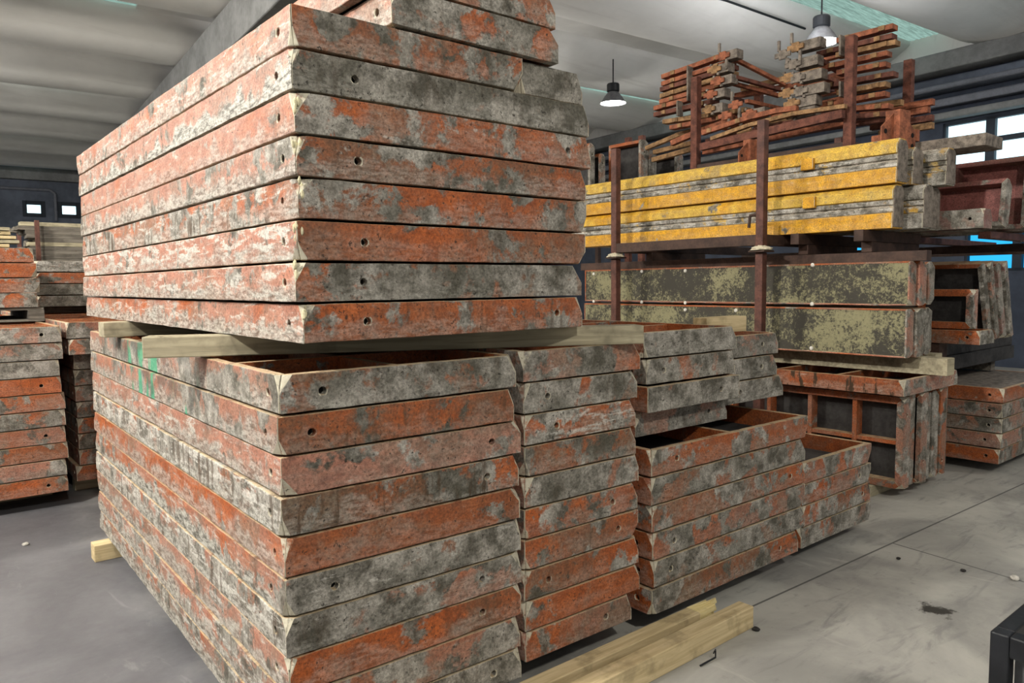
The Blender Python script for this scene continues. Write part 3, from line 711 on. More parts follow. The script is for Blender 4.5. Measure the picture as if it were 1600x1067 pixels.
for y in (2.5, 4.0):
    tag(MB().box(5.36, 6.3, y - .05, y + .05, 0, .078).build('timber_bearer', 'wood_grey', bevel=.003), 'timber bearer in shade under the %s end of the standing panels' % ('near' if y < 3 else 'far'), 'timber')
panel('rust-eaten orange open panel lying across the row of standing panels', .93, 2.5, (5.30 + .465, 2.22 + 1.25, .757), 0, front=wt(.46, .1, .5, .8, .2, .2), left=wt(.10, .2, .3, .2, .3, 3.2), ribs=4, holes_l=[], inner=wt(.2, .4, .1, .3, 0, .4))
tag(MB().box(5.70, 5.83, 2.10, 4.3, .879, 1.002).build('timber_bearer', 'wood_grey', bevel=.004), 'square-ended timber under the board-faced panels', 'timber')
tag(MB().box(6.02, 6.14, 2.30, 4.3, .879, 1.002).build('timber_bearer', 'wood_grey', bevel=.004), 'second timber in the dark behind the square-ended timber', 'timber')
eb = [wt(.5, .3, .3, .8, .2, .2), wt(.44, .3, .2, .9, .2, .2), wt(.75, .5, .2, .6, .2, .2), wt(.72, .3, .3, .6, .2, .2), wt(.48, .2, .4, .9, .2, .2), wt(.78, .35, .3, .7, .2, .2), wt(.85, .2, .5, .6, .2, .2), wt(.85, .2, .5, .6, .2, .2)]
for r in range(2):
    for k in range(4):
        W, z0 = ((.315, 1.375), (.348, 1.004))[r]
        if r == 0 and k == 2: continue
        X = 5.50 + .1215 * k
        p = edge_panel('%s panel%s on edge, %s in the %s tier' % (('olive board-faced', 'grey-ended', 'pale-ended', 'cement-ended')[k], ' with pale bolts' if k == 0 else '', ('front one', 'second', 'third', 'rear one')[k], ('upper', 'lower')[r]), W, 3.2, X, 2.29 + (0, -.02, .01, .02)[k] + r * .01, z0,
                   front=eb[r * 4 + k], left=wt(.3, .3, .2, .6, 0, .2), board='ply' if k == 0 else 'dark_ply', board_up=True, t=.012 if k == 0 else .035, low=True, group='board-faced panels on edge', holes_l=[], holes_f=[])
        if k == 0:
            for (px, py) in (((927, 428), (1002, 424), (1070, 423), (1269, 414), (927, 471), (1002, 472), (1070, 473), (1268, 475)), ((1070, 484), (1149, 485), (1267, 544)))[r]:
                q = at_x(px, py, X - .002); lx, ly = q.z - (z0 + .002 + W / 2), q.y - (2.29 + r * .01 + 1.6)
                MB().lathe([(0, .008), (.012, .007), (.016, .002), (.016, -.004)], 12, (lx, ly, .1145)).build('bolt', 'white_bolt', next(c for c in p.children if c.name.startswith('face_board')))
# storage racks: posts, beams, collars
def rack(label, X0, X1, Y0, Y1, zb, zp, zt, mat='rack', collar=False, s=.065, rear=True):
    """posts at four corners from zp to zt, base frame at zb"""
    r = thing('storage_rack', label, 'rack', (X0, Y0, zp)); h = s / 2
    for x in (X0, X1):
        for y in (Y0, Y1):
            MB().box(x - X0 - h, x - X0 + h, y - Y0 - h, y - Y0 + h, .012, zt - zp).build('post', mat, r, bevel=.004)
            if collar:
                MB().box(x - X0 - .07, x - X0 + .07, y - Y0 - .07, y - Y0 + .07, 0, .012).build('foot_plate', 'rack_dark', r)
    if zb is not None:
        for x in ((X0, X1) if rear else (X0,)):
            MB().box(x - X0 - .03, x - X0 + .03, Y0 - Y0 + h, Y1 - Y0 - h, zb - zp - .085, zb - zp).build('side_beam', 'rack_dark', r, bevel=.003)
        for y in (Y0, Y1):
            MB().box(h, X1 - X0 - h, y - Y0 - .03, y - Y0 + .03, zb - zp - .085, zb - zp).build('cross_beam', 'rack_dark', r, bevel=.003)
    return r
lowr = rack('red steel rack posts in front of the olive board-faced panels', 5.255, 6.45, 3.305, 4.835, None, 0, 1.785)
for x in (0, 1.195): MB().box(x - .025, x + .025, .033, 1.497, .12, .19).build('side_beam', 'rack_dark', lowr)
upr = rack('brown steel rack holding the yellow girders', 5.255, 6.45, 3.305, 4.835, 1.925, 1.788, 2.80, collar=True, rear=False)
for y in (0, 1.53):
    for x in (0,):
        bm = bmesh.new(); bmesh.ops.create_icosphere(bm, subdivisions=4, radius=1)
        for v in bm.verts:
            k = 1 + .28 * noise.noise(v.co * 2.3 + Vector((y * 9, 1, 2))) + .12 * noise.noise(v.co * 6)
            v.co = Vector((v.co.x * .082 * k, y + v.co.y * .082 * k, .014 + max(0, v.co.z) * .042 * k))
        me = bpy.data.meshes.new('dried_cement'); bm.to_mesh(me); bm.free(); me.shade_smooth()
        link('dried_cement', me, 'cement', upr)
# runner bars under the rack level
for k, (y0, y1, x) in enumerate(((2.25, 5.6, 5.98), (2.25, 5.6, 6.9))):
    pass
hk = [at_x(1190, 333, 5.30), at_x(1172, 337, 5.30), at_x(1170, 356, 5.30)]
MB().tube(hk[0] - upr.location, hk[1] - upr.location, .012).tube(hk[1] - upr.location, hk[2] - upr.location, .012).build('hook', 'rack_dark', upr)
runner = MB().box(5.55, 5.63, 2.2, 5.6, 1.692, 1.765); tag(runner.build('runner_beam', 'rack_dark', bevel=.003), 'dark runner beam lying along the top of the olive boards', 'beam')
for k, (y, w) in enumerate(((2.62, 'under the near end of the yellow girders'), (3.12, 'just before the nearer rack post'), (4.68, 'just before the farther rack post'))):
    tag(MB().box(5.55, 6.36, y - .04, y + .04, 1.767, 1.842).build('cross_timber', 'rack_dark', bevel=.003), 'dark cross bar %s' % w, 'beam')
    tag(MB().box(5.42, 6.40 if y < 3 else 7.45, y - .035, y + .035, 1.8435, 1.9265).build('cross_timber', 'rack_dark', bevel=.003), 'dark bar carrying the girders %s' % w, 'beam')
# yellow girders
def girder(label, X, Y0, z0, L, w=.17, h=.315, wear=((.30, .25, .25), (.4, .3, .3)), clean=False, cleats=()):
    dirty = wear[0][0] > .5
    r = thing('steel_girder', label, 'girder', (X, Y0 + L / 2, z0), group='yellow girders on the rack')
    parts = (('bottom_flange', [(0, 0), (w, 0), (w, h * .36), (.02, h * .36), (0, h * .34)], wear if dirty else ((.12, .12, .2), (.25, .1, .2))),
             ('web', [(.010, h * .361), (w, h * .361), (w, h * .639), (.010, h * .639), (.010, h * .53), (.026, h * .52), (.026, h * .49), (.010, h * .48)], ((.80, .2, .8), (.6, .3, .2)) if not clean else ((.45, .2, .5), (.5, .2, .2))),
             ('top_flange', [(.02, h * .64), (w, h * .64), (w, h * .86), (w * .8, h), (w * .28, h), (0, h * .86), (0, h * .66)], wear if dirty else ((.16, .1, .15), (.6, .1, .15))))
    for nm, pr, wv in parts:
        bm = MB().prism(pr, -L / 2, L / 2).build(nm, 'yellow', r, bevel=.004); bm['wear'] = wv[0]; bm['tint'] = wv[1]
    e = MB().prism([(.012, .01), (w - .005, .01), (w - .005, h * .84), (w * .8, h - .012), (w * .28, h - .012), (.012, h * .84)], -L / 2 - .006, -L / 2 + .001).build('end_plate', 'rust_g', r)
    for y, f in cleats:
        q = MB().box(-.03, .004, -L / 2 + y - .05, -L / 2 + y + .05, h * f, h * f + .085).build('cleat', 'yellow', r, bevel=.003); q['wear'] = (.1, .1, .1); q['tint'] = (.3, .2, .1)
    return r
Yg = 2.40
girder('bright yellow girder, bottom front of the pile on the rack', 5.50, Yg + .02, 1.9285, 3.3, wear=((.10, .05, .1), (.2, .1, .1)), clean=False, cleats=((.62, .60),))
girder('scuffed yellow girder, top front of the pile with sloped top flange', 5.50, Yg, 2.247, 3.3, wear=((.34, .25, .3), (.5, .2, .3)), cleats=((.66, .52),))
girder('grey-caked girder, bottom of the second row behind the bright girder', 5.71, Yg - .1, 1.9285, 3.2, wear=((.9, .2, .5), (.5, .3, .2)))
girder('dull yellow girder with grey end, top of the second row', 5.71, Yg - .02, 2.247, 3.2, h=.27, wear=((.6, .3, .4), (.5, .3, .2)))
girder('cement-covered girder, bottom of the third row', 5.93, Yg - .06, 1.9285, 3.2, wear=((.8, .3, .5), (.5, .2, .3)))
girder('long dusty girder, top of the third row reaching furthest right', 5.93, Yg - .16, 2.247, 3.3, h=.27, wear=((.72, .3, .6), (.5, .3, .2)))
def ubox(name, label, cat, X, Y0, z0, L, w, h, mat, t=.012, group=None):
    """open-ended channel lying along Y"""
    r = thing(name, label, cat, (X, Y0, z0), group=group)
    o = MB().prism([(0, 0), (w, 0), (w, h), (w - t, h), (w - t, t), (t, t), (t, h), (0, h)], 0, L).build('channel', mat, r, bevel=.002)
    return r
pl = thing('perforated_plate', 'grey perforated steel plate lying over the girder ends', 'plate', (6.12, 2.05, 2.522))
MB().box(0, .34, 0, 1.0, 0, .09).build('plate', 'rust_g', pl, bevel=.006)
for k in range(4): MB().lathe([(0, .0915), (.018, .0915), (.018, .085)], 12, (.06 + .075 * k, .06, 0)).build('hole', 'hole', pl)
# mauve panels at the right end of the rack
em = wt(.66, .35, .4, .6, .2, .3)
rs = thing('storage_rack', 'dark rack level carrying the mauve panels at the right', 'rack', (6.5, 2.0, 0))
for y in (.12, .75): MB().box(0, 2.1, y, y + .09, 1.872, 1.925).build('cross_beam', 'rack', rs, bevel=.004)
for x in (1.2, 2.0):
    MB().box(x, x + .07, .0, 3.1, 1.80, 1.871).build('side_beam', 'rack_dark', rs)
    for y in (2.6, 3.0): MB().box(x, x + .07, y, y + .07, 0, 1.80).build('post', 'rack_dark', rs)
edge_panel('large mauve open panel leaning on edge at the right', .56, 1.05, 6.78, 1.98, 1.935, lean=-6, front=em, left=em, mat='mauve', board='mauve', h=.15, ribs=1, inner=wt(.1, .4, .1, .3, 0, .2), low=True)
edge_panel('smaller mauve panel on edge beside the grey girder ends', .36, 1.0, 6.42, 2.02, 1.935, lean=-10, front=em, left=em, mat='mauve', board='mauve', h=.13, ribs=1, inner=wt(.1, .4, .1, .3, 0, .2), low=True)
edge_panel('grey-edged mauve panel tilted behind the large mauve one', .40, 1.1, 7.16, 1.90, 1.935, lean=-24, front=wt(.8, .3, .4, .6, .2, .2), left=em, mat='mauve', h=.11, low=True)
panel('reddish slope-ended panel lying on the rack below the mauve panels', .17, 1.0, (6.215, 2.55, 1.928), 0, front=wt(.3, .4, .2, .6, .2, .2), left=em, mat='mauve', h=.15)
# orange gusseted posts above the yellow girders
def gusset(label, X, Y, z, s, hgt):
    r = thing('gusset_post', label, 'bracket', (X, Y, z), -8)
    MB().box(-.06 * s, .06 * s, -.05 * s, .05 * s, 0, hgt).build('box_section', 'rust_a', r, bevel=.006)
    for k in (-1, 1):
        p = [(k * .06 * s, .0), (k * .19 * s, .0), (k * .19 * s, hgt * .55), (k * .06 * s, hgt * .92)]
        if k < 0: p = p[::-1]
        MB().prism(p, -.012, .0).build('gusset_plate', 'rust_a', r, bevel=.002)
        for z_ in (.18, .45): MB().lathe([(0, .0), (.016 * s, .0), (.016 * s, .002)], 10).build('hole', 'hole', r).location = (k * .15 * s, -.0135, hgt * z_)
    for o in r.children:
        if o.name.startswith('hole'): o.rotation_euler.x = math.radians(90)
    return r
q = at_x(1402, 222, 5.88); gusset('orange gusseted post standing above the right ends of the girders', q.x, q.y, 2.52, 1.15, .30)
q = at_x(1172, 248, 5.80); gusset('small orange gusseted post above the middle of the yellow girders', q.x, q.y, 2.52, .8, .26)
MB().box(0, .01, 0, .01, 0, .01)
ch = thing('perforated_strip', 'orange strip with two slots at the right girder ends', 'plate', (6.11, 2.52, 2.62))
MB().box(0, .05, 0, .35, 0, .09).build('strip', 'rust_a', ch, bevel=.004)

# ------------------------------------------------------------------ upper rack with the pile of brackets
tr = rack('tall brown rack posts around the pile of rusty brackets', 6.25, 7.35, 3.12, 4.68, 2.72, 1.93, 3.58, 'rust_b', s=.075)
def bar_thing(label, pts, w, h, mat, group, name='steel_bar', tabs=True):
    r = thing(name, label, 'steel bar', pts[0], group=group)
    mb = MB(); o = Vector(pts[0])
    for a, b in zip(pts, pts[1:]): mb.bar(Vector(a) - o, Vector(b) - o, w, h)
    mb.build('bar', mat, r, bevel=.003)
    if tabs:
        a, b = Vector(pts[0]) - o, Vector(pts[1]) - o
        for f in (.18, .8):
            c = a.lerp(b, f); MB().box(c.x - w * .64, c.x - w * .5, c.y - .025, c.y + .025, c.z - h * .44, c.z + h * .44).build('lug', 'rust_c', r)
    return r
rnd = random.Random(11)
mats = ['rust_a', 'rust_a', 'rust_b', 'rust_c']
Lp = [(1037, 121, 1077, 107), (1037, 132, 1077, 119), (1035, 141, 1077, 128), (1035, 151, 1077, 138), (1034, 160, 1076, 148), (1025, 170, 1062, 160), (1025, 180, 1060, 172), (1039, 191, 1086, 184), (1050, 200, 1086, 193)]
for i, (a, b, c_, d_) in enumerate(Lp):
    p, q = at_x(a, b, 6.45), at_x(c_, d_, 6.45); q = p + (q - p) * 2.6
    bar_thing('rusty bar end, %s at the left of the bracket pile' % nth(i, len(Lp), 'one'), [p, q], .09, .045, mats[i % 4] if i else 'rust_a', 'bar ends on the left of the bracket pile')
Rp = [(1330, 60, 1399, 42), (1328, 74, 1398, 57), (1330, 83, 1403, 67), (1328, 98, 1390, 84), (1328, 112, 1388, 101), (1328, 129, 1400, 116), (1328, 143, 1388, 132), (1326, 158, 1387, 147), (1328, 171, 1392, 166), (1330, 184, 1396, 178)]
for i, (a, b, c_, d_) in enumerate(Rp):
    X = 6.5; p, q = at_x(c_, d_, X), at_x(a, b, X); q = p + (q - p) * (1.75 if i % 2 else 1.3)
    bar_thing('rusty bar, %s at the right of the bracket pile' % nth(i, len(Rp), 'one'), [p, q], .10, .043, mats[(i + 1) % 4], 'bars on the right of the bracket pile')
Ep = [(1400, 170, 1459, 159), (1405, 180, 1452, 171), (1408, 192, 1458, 184), (1415, 203, 1458, 196)]
for i, (a, b, c_, d_) in enumerate(Ep):
    p, q = at_x(c_, d_, 7.1), at_x(a, b, 7.1); q = p + (q - p) * 2
    bar_thing('square tube end, %s of four at the far right of the pile' % nth(i, 4), [p, q], .06, .055, mats[i % 4], 'tube ends at the far right', tabs=False)
# long bent bars across the pile
bar_thing('long bent orange bar across the front of the bracket pile', [at_x(1098, 208, 6.15), at_x(1170, 184, 6.15), at_x(1215, 173, 6.15), at_x(1246, 169, 6.15)], .05, .045, 'rust_a', None)
bar_thing('long bowed ochre bar below the bent orange bar', [at_x(1112, 217, 6.15), at_x(1170, 196, 6.15), at_x(1240, 178, 6.15), at_x(1322, 166, 6.15)], .05, .036, 'rust_c', None, tabs=False)
bar_thing('dark brown base bar along the foot of the bracket pile', [at_x(1096, 230, 6.15), at_x(1318, 178, 6.15)], .06, .07, 'rust_b', None, tabs=False)
bar_thing('thin ochre bar lying low at the left of the bracket pile', [at_x(1010, 232, 6.6), at_x(1062, 210, 6.6), at_x(1125, 194, 6.6)], .05, .045, 'rust_c', None, tabs=False)
bar_thing('orange bar sloping down at the lower left of the pile', [at_x(1050, 224, 6.4), at_x(1092, 206, 6.4), at_x(1150, 186, 6.4)], .06, .055, 'rust_a', None, tabs=False)
bar_thing('second ochre bar low behind the near rack post', [at_x(1020, 250, 6.7), at_x(1125, 221, 6.7)], .05, .05, 'rust_c', None, tabs=False)
bar_thing('third low ochre bar just under the second', [at_x(1022, 238, 6.9), at_x(1088, 222, 6.9)], .05, .05, 'rust_c', None, tabs=False)
for i, (a, b, c_, d_) in enumerate(((1105, 222, 1325, 172), (1100, 238, 1330, 190), (1130, 200, 1330, 152), (1200, 190, 1410, 160), (1250, 205, 1400, 185), (1150, 150, 1330, 118), (1280, 95, 1330, 80), (1160, 140, 1320, 100), (1270, 128, 1330, 112), (1270, 150, 1330, 138))):
    bar_thing('rusty inner bar of the bracket pile, %s' % ('lowest but one at front', 'lowest at front', 'under the left heads', 'under the right bars', 'lowest on the right', 'level with the middle heads', 'thin one near the lamp', 'behind the sloping braces', 'joining right heads to upper bars', 'joining right heads to lower bars')[i],
              [at_x(a, b, 6.68 + .068 * i), at_x(c_, d_, 6.68 + .068 * i)], .07, .05, mats[(i * 3 + 2) % 4], None, tabs=False)
# sloping braces
for i, (a, b, c_, d_) in enumerate(((1138, 87, 1226, 132), (1146, 120, 1222, 141), (1132, 127, 1218, 150), (1124, 149, 1160, 158), (1166, 158, 1236, 174), (1282, 95, 1318, 116), (1280, 118, 1308, 128), (1281, 135, 1300, 141))):
    p = at_x(a, b, 6.35); q = at_x(c_, d_, 6.95)
    bar_thing('sloping brace bar, %s' % ('highest one between the two head piles', 'second of the middle braces', 'third of the middle braces', 'short one at the left heads', 'lowest one running to the right heads', 'upper one right of the right heads', 'middle one right of the right heads', 'lowest one right of the right heads')[i],
              [p, q], .045, .035, 'rust_b' if i % 2 else 'rust_a', 'sloping braces in the bracket pile', tabs=False)
# heads: cross-shaped castings with a pin and a cement-caked box behind
def head(label, px, py, X, s=1.0, box=True, mat='rust_a', group=None, bw=.13, lp=.06):
    p = at_x(px, py, X); r = thing('bracket_head', label, 'bracket head', p, group=group)
    MB().box(-.02 * s, .0, -.078 * s, .078 * s, -.022 * s, .022 * s).box(-.021 * s, .001, -.036 * s, .036 * s, -.041 * s, .041 * s).build('cross_plate', mat, r, bevel=.006)
    MB().box(-.018 * s, .006, .028 * s, .052 * s, .036 * s, lp * s).build('prong', 'rust_g', r, bevel=.004)
    MB().box(-.018 * s, .006, -.055 * s, -.03 * s, -lp * s, -.036 * s).build('prong', 'rust_g', r, bevel=.004)
    if box: MB().box(.004, .11, -bw - .02, -.0, -.043, .043).build('box_end', 'rust_g', r, bevel=.004)
    return r
Hd = [(1130, 88), (1117, 109), (1122, 127), (1111, 148), (1108, 171), (1150, 164), (1134, 181), (1164, 205), (1172, 178)]
for i, (a, b) in enumerate(Hd):
    head('cross-shaped bracket head, %s' % ('topmost of the left heads', 'second from the top at the left', 'third from the top at the left', 'fourth from the top at the left', 'lowest beside the near post', 'apart below the long braces', 'below and left of the lone one', 'hanging lowest under the ochre bar', 'half hidden by the bent orange bar')[i], a, b, 6.28, 1.0, i not in (5, 6, 7), 'rust_c' if i % 3 == 1 else 'rust_a', 'left bracket heads', lp=.13 if i in (0, 5, 6, 7) else .06)
Hr = [(1224, 86), (1244, 74), (1240, 101), (1232, 122), (1246, 122), (1230, 146), (1250, 143), (1238, 162), (1236, 179)]
for i, (a, b) in enumerate(Hr):
    head('grey-caked bracket head, %s of the right heads below the lamp' % ('leftmost upper one', 'topmost one', 'second row', 'third row left', 'third row right', 'fourth row left', 'fourth row right', 'fifth row', 'lowest one')[i], a, b, 6.22, 1.0, i in (1, 2, 4, 6, 7, 8), 'rust_c' if i % 2 else 'rust_g', 'right bracket heads', .20, .13 if i < 2 else .06)
for i, (a, b, c_, d_) in enumerate(((1078, 104, 1078, 158), (1062, 158, 1062, 182), (1316, 56, 1316, 88), (1316, 128, 1316, 152))):
    p, q = at_x(a, b, 6.38), at_x(c_, d_, 6.38)
    tag(MB().bar(p, q, .09, .02, (0, 1, 0)).build('end_plate', 'rust_g', bevel=.003), 'thin upright plate at the %s' % ('ends of the upper left bars', 'ends of the lower left bars', 'upper right bars beside the tall post', 'lower right bars beside the tall post')[i], 'plate')

# ------------------------------------------------------------------ farther panels beyond the yellow girders
r4 = rack('dark rack carrying the upright panels just past the tall stack', 5.30, 8.3, 6.1, 8.0, 2.50, 0, 2.41, 'rack_dark')
def stub(label, X, Y, z0, w, h, L, mat_w, low=True, group=None, m='paint'):
    return panel(label, h, L, (X + w, Y + L / 2, z0 + h / 2 + .002), rot=(0, R90, 0), h=w, front=mat_w, left=mat_w, low=low, holes_f=[h * .3, -h * .3], holes_l=[], mat=m, group=group)
q0 = at_y(922, 270, 6.05); q1 = at_y(937, 270, 6.05)
stub('grey upright panel end just right of the tall upper stack', q0.x - .005, 6.05, 2.502, .085, .63, 2.0, wt(.75, .4, .3, .7, .2, .2))
stub('grey upright panel end with orange top corner, second past the stack', q1.x + .01, 6.05, 2.502, .085, .53, 2.0, wt(.66, .5, .3, .6, .2, .2))
for i, (px0, px1, py0, py1, lb, ww) in enumerate(((1001, 1013, 220, 262, 'narrow grey upright panel end right of the rusty post top', wt(.7, .4, .3, .6, .2, .2)), (1014, 1026, 237, 278, 'pale upright panel end, nearer the yellow girders', wt(.85, .2, .5, .5, .2, .2)), (1057, 1068, 241, 270, 'short pale upright panel end behind the girders', wt(.7, .2, .6, .7, .2, .2)))):
    a, b = at_y(px0, py1, 5.78), at_y(px1, py0, 5.78)
    stub(lb, a.x, 5.78, 2.502, max(.05, b.x - a.x), b.z - 2.502, .5, ww)
a, b = at_y(962, 270, 6.32), at_y(1000, 240, 6.32)
panel('dark slope-ended panel lying beside the rusty post top', .36, 1.8, ((a.x + b.x) / 2 - .02, 7.22, 2.66), 0, front=wt(.8, .6, .2, .4, .2, .2), h=.16, near=True, mat='mauve')
panel('orange panel end low behind the farther rack post', .28, 1.8, ((a.x + b.x) / 2 - .02, 7.26, 2.505), 0, front=wt(.1, .3, .1, .2, .1, .2), h=.15)
panel('dark cement-ended panel between the two pale upright ends', .30, 1.6, (at_y(1040, 268, 6.32).x + .02, 7.12, 2.505), 0, front=wt(.9, .8, .2, .4, .2, .2), h=.16, mat='mauve')
panel('pale cement-ended panel on top between the upright ends', .24, 1.6, (at_y(1040, 268, 6.32).x + .02, 7.12, 2.672), 0, front=wt(.9, .2, .5, .4, .2, .2), h=.12, mat='mauve')
for px, py, X, lb in ((982, 215, 7.55, 'rusty post top sticking up beside the narrow upright panel'), (1003, 212, 7.55, 'rusty red post top with dark cap near the ochre bars')):
    p = at_x(px, py, X); tag(MB().box(p.x - .03, p.x + .03, p.y - .04, p.y + .04, 0, p.z).build('rack_post', 'rust_b', bevel=.004), lb, 'post')

# ------------------------------------------------------------------ far right: low stack, dark boards, leaning panels
er = [wt(.35, .3, .2, .3, .2, .2), wt(.6, .5, .2, .6, .2, .2), wt(.66, .5, .2, .6, .2, .2), wt(.5, .4, .3, .7, .2, .2), wt(.62, .6, .2, .3, .2, .2)]
elr = [wt(.08, .3, .1, .1, .2, .2), wt(.5, .4, .3, .7, .3, .2), wt(.5, .6, .3, .5, .3, .2), wt(.35, .3, .3, .7, .3, .2), wt(.08, .4, .1, .1, .2, .2)]
for i in range(5):
    panel('%s panel, %s of the low stack at the right edge' % (look(er[i]), nth(i, 5)), 1.4, 2.4, (6.735 + .7 + (.02, .0, .01, 0, -.03)[i], 2.07 + 1.2, .085 + .1215 * (4 - i)), 0, front=er[i], left=elr[i], low=False, group='low stack at the right edge', board='rust_g', board_up=True)
tag(MB().box(6.8, 8.1, 2.6, 2.7, 0, .083).build('timber_bearer', 'wood_grey'), 'timber bearer in shade under the near end of the low right stack', 'timber')
tag(MB().box(6.8, 8.1, 3.9, 4.0, 0, .083).build('timber_bearer', 'wood_grey'), 'timber bearer in shade under the far end of the low right stack', 'timber')
for k, x in enumerate((6.95, 7.95)):
    tag(MB().box(x, x + .1, 2.55, 4.3, .695, .792).build('timber_bearer', 'wood_dark'), 'dark timber between the low stack and the dark boards, %s one' % ('left', 'right')[k], 'timber')
for i in range(2):
    tag(MB().box(6.70, 8.4, 2.5 + .02 * i, 4.5, .794 + .125 * i, .917 + .125 * i).build('board_block', 'dark_ply', bevel=.004), '%s of the two thick dark boards above the low right stack' % ('lower', 'upper')[i], 'board', 'thick dark boards')
panel('pale-ended panel lying flat under the small orange frame', .30, 1.2, (6.48 + .15, 2.16 + .6, 1.046), 0, front=wt(.85, .2, .5, .4, .2, .2), left=wt(.3, .6, .1, .3, .2, .3), h=.115)
for y in (2.5, 3.2): tag(MB().box(6.5, 6.66, y - .04, y + .04, 0, 1.044).build('trestle_post', 'rack_dark'), 'dark post under the flat pale-ended panel, %s one' % ('near' if y < 3 else 'far'), 'post')
edge_panel('small open orange frame standing on edge with pale right end', .315, 1.2, 6.55, 2.24, 1.163, front=wt(.5, .1, .6, .8, .1, .2), left=wt(.2, .3, .2, .4, .1, .2), h=.10, t=.055, ribs=2, inner=wt(.1, .3, .1, .2, 0, .2), holes_l=[])
for i in range(4):
    w = [wt(.8, .3, .4, .6, .2, .2), wt(.7, .3, .5, .8, .2, .6), wt(.62, .15, .6, .9, .2, .2), wt(.62, .2, .6, .9, .2, .2)][i]
    edge_panel('leaning cement-grey panel, %s of four at the right' % ('leftmost', 'second', 'third', 'rightmost')[i], .665, 2.0, 7.02 + .105 * i, 2.28 - .02 * i, 1.046 + .035, lean=19, front=w, left=w, h=.095, group='leaning panels at the right', holes_f=[.25, -.2], holes_l=[], mat='mauve' if i > 1 else 'paint')
# panel pile added behind the racks to darken the gap above the boards
for i in range(6):
    panel('dim panel, %s of the dark pile behind the olive boards' % nth(i, 6), 1.6, 3.0, (9.7, 5.9, .006 + .21 * (5 - i)), 3, h=.2, front=wt(.6, .8, .1, .3, .2, .3), left=wt(.6, .8, .1, .3, .2, .3), near=False, group='dim pile behind the racks')

# ------------------------------------------------------------------ left background
eL = [wt(.55, .2, .4, .7, .2, .2), wt(.60, .5, .3, .6, .2, .3), wt(.86, .35, .3, .5, .2, .2), wt(.12, .1, .1, .1, .1, .3), wt(.46, .3, .2, .4, .2, .4), wt(.62, .5, .2, .5, .2, .3), wt(.40, .4, .1, .5, .2, .2), wt(.40, .55, .1, .3, .2, .3), wt(.44, .3, .3, .7, .2, .2), wt(.38, .55, .1, .3, .2, .3)]
xr = [.90, .90, .875, .885, .905, .90, .895, .90, .89, .89]
for i in range(10):
    panel('%s formwork panel, %s of the stack at the left edge' % (look(eL[i]), nth(i, 10)), 1.3, 3.4, (xr[i] - .65, 6.1 + 1.7, .115 + .1185 * (9 - i)), random.uniform(-.15, .15), h=.1165, front=eL[i], left=eL[i], ribs=9 if i == 0 else 0, group='stack at the left edge', holes_f=[.65 - .12] if i % 3 == 0 else ([.4] if i == 6 else []), inner=wt(.12, .2, .15, .3, 0, .2))
eM = [wt(.55, .4, .3, .7, .2, .2), wt(.6, .5, .3, .5, .2, .3), wt(.82, .4, .4, .5, .2, .3), wt(.62, .4, .3, .4, .2, .3), wt(.5, .5, .2, .5, .2, .3), wt(.46, .6, .2, .4, .2, .3), wt(.30, .5, .1, .2, .2, .4), wt(.5, .6, .1, .4, .2, .3), wt(.5, .5, .2, .5, .2, .3), wt(.35, .5, .1, .3, .2, .3)]
xl = [.905, .915, .965, .965, .965, .97, .97, .97, .97, .945]
for i in range(10):
    panel('%s formwork panel, %s of the stack behind the tall stack' % (look(eM[i]), nth(i, 10)), .9, 4.2, (xl[i] + .45 + .03, 6.28 + 2.1 - (.15 if i < 2 else 0), .125 + .1195 * (9 - i)), 0, h=.1175, front=eM[i], left=wt(.5, .3, .3, .8, .2, .2), ribs=12 if i == 0 else 0, group='second stack at the left', holes_f=[], inner=wt(.12, .2, .15, .3, 0, .2))
for x0, x1, z, k in ((-.35, .85, .1135, 'left edge stack'), (1.0, 1.85, .1235, 'second left stack')):
    for y, w in ((6.6, 'near'), (9.0, 'far')):
        tag(MB().box(x0, x1, y - .05, y + .05, 0, z).build('timber_bearer', 'wood_grey'), 'timber bearer in shade under the %s, %s one' % (k, w), 'timber')
pa = thing('wooden_pallet', 'dark wooden pallet on the stack at the left edge', 'pallet', (.30, 7.05, 1.302))
for x in (-.62, -.05, .52): MB().box(x, x + .11, 0, 1.2, .018, .088).build('block_runner', 'wood_dark', pa)
for k in range(6): MB().box(-.62, .63, .02 + .21 * k, .13 + .21 * k, .089, .108).build('deck_board', 'wood_dark', pa)
for k in range(3): MB().box(-.62, .63, .0 + .53 * k, .12 + .53 * k, 0, .017).build('bottom_board', 'wood_dark', pa)
eP = [wt(.30, .1, .3, .3, .2, .1), wt(.18, .2, .2, .4, .1, .1), wt(.58, .4, .3, .5, .2, .2), wt(.50, .4, .3, .6, .2, .2)]
for i in range(4):
    panel('%s panel, %s of the short pile on the dark pallet' % (look(eP[i]), nth(i, 4)), 1.2, 1.2, (.28 + (.0, .015, .03, .01)[i], 7.65, 1.412 + .1185 * (3 - i)), 0, h=.1165, front=eP[i], holes_f=[.22] if i < 2 else [], group='short pile on the pallet')
eQ = [wt(.80, .1, .9, .5, .2, .2), wt(.3, .5, .2, .2, .2, .3), wt(.85, .7, .3, .4, .2, .2), wt(.85, .6, .4, .4, .2, .2)]
MBq = None
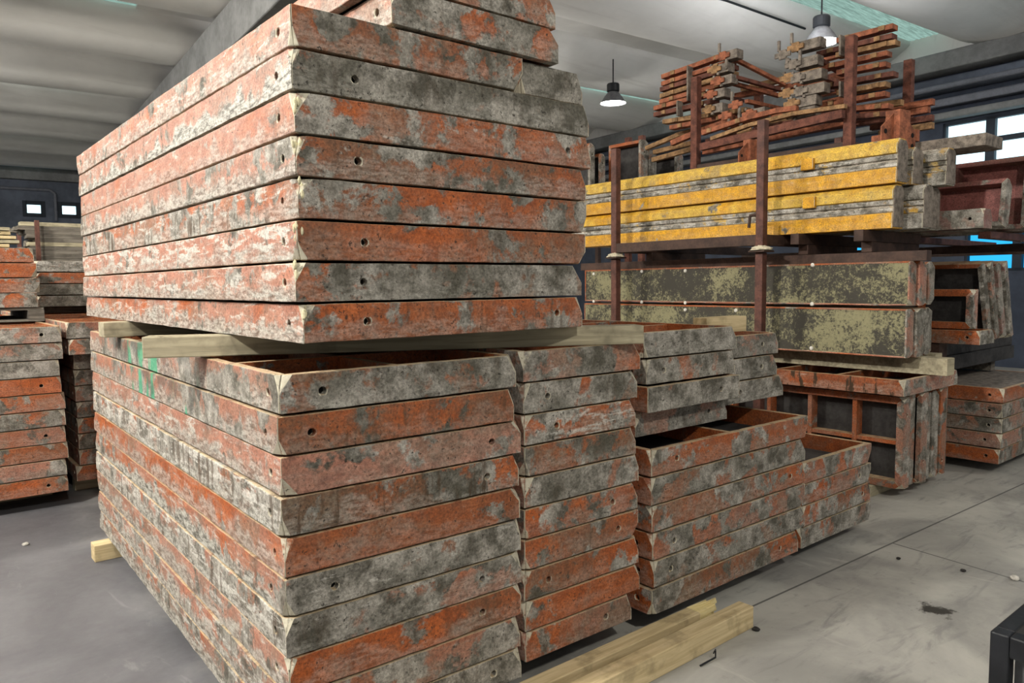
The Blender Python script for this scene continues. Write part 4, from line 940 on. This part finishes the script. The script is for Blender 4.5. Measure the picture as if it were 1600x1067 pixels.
for i in range(4):
    panel('%s panel, %s of the pile behind the pallet' % (look(eQ[i]), nth(i, 4)), .85, 1.6, (1.06 + .425, 8.45 + .8, 1.385 + .112 * (3 - i)), 0, h=.108, front=eQ[i], holes_f=[], group='pile behind the pallet', near=True)
for y, w in ((8.7, 'near'), (9.6, 'far')):
    tag(MB().box(1.1, 1.85, y - .04, y + .04, 1.320, 1.383).build('timber_packer', 'wood_dark'), 'dark %s packer under the pile behind the pallet' % w, 'timber')
pr_ = rack('thin rusty rack posts around the dark plank pile at the left', at_y(57, 360, 11.2).x, 4.2, 11.15, 12.9, 1.90, 0, 2.42, 'rack', s=.05)
z0 = at_y(60, 390, 11.3).z
rows = [(30, 335), (26, 341), (38, 346), (40, 351), (62, 357), (42, 362), (45, 368), (38, 373), (44, 379), (38, 384)]
pr_base = 1.902
for i, (px, py) in enumerate(rows):
    a = at_y(px, py, 11.25); z = pr_base + .0502 * (len(rows) - 1 - i); n = 4
    for k in range(n):
        x0 = a.x + random.uniform(-.04, .12) * k
        tag(MB().box(x0, x0 + 3.4, 11.22 + .2 * k, 11.40 + .2 * k, z, z + .049).build('plank', 'wood_dark' if (i + k) % 5 else 'wood_grey', bevel=.003), 'weathered plank in the dark pile on the rack at the left', 'plank', 'planks on the left rack')
lr = [(12, 329), (13, 335), (22, 344), (27, 349), (12, 361), (26, 367), (6, 374), (32, 379), (22, 384)]
r5 = rack('rack under the pale planks at the far left edge', -2.4, at_y(8, 385, 10.6).x, 10.6, 11.6, 1.85, 0, 1.76, 'rack_dark', s=.05)
for i, (px, py) in enumerate(lr):
    a = at_y(px, py, 10.6); z = 1.852 + .0485 * (len(lr) - 1 - i)
    tag(MB().box(a.x - 2.6, a.x, 10.5, 10.7 + .1, z, z + .036).build('plank', 'wood_x' if i % 3 else 'wood_grey', bevel=.003), 'pale plank, %s of the loose pile at the far left edge' % nth(i, len(lr), 'one'), 'plank', 'pale planks at the left edge')
    for x in (a.x - .35, a.x - 1.8):
        if i < len(lr) - 1: tag(MB().box(x, x + .05, 10.52, 10.78, z - .0122, z - .0004).build('spacer_stick', 'wood_dark'), 'thin spacer stick between pale planks at the left', 'stick', 'spacer sticks between pale planks')
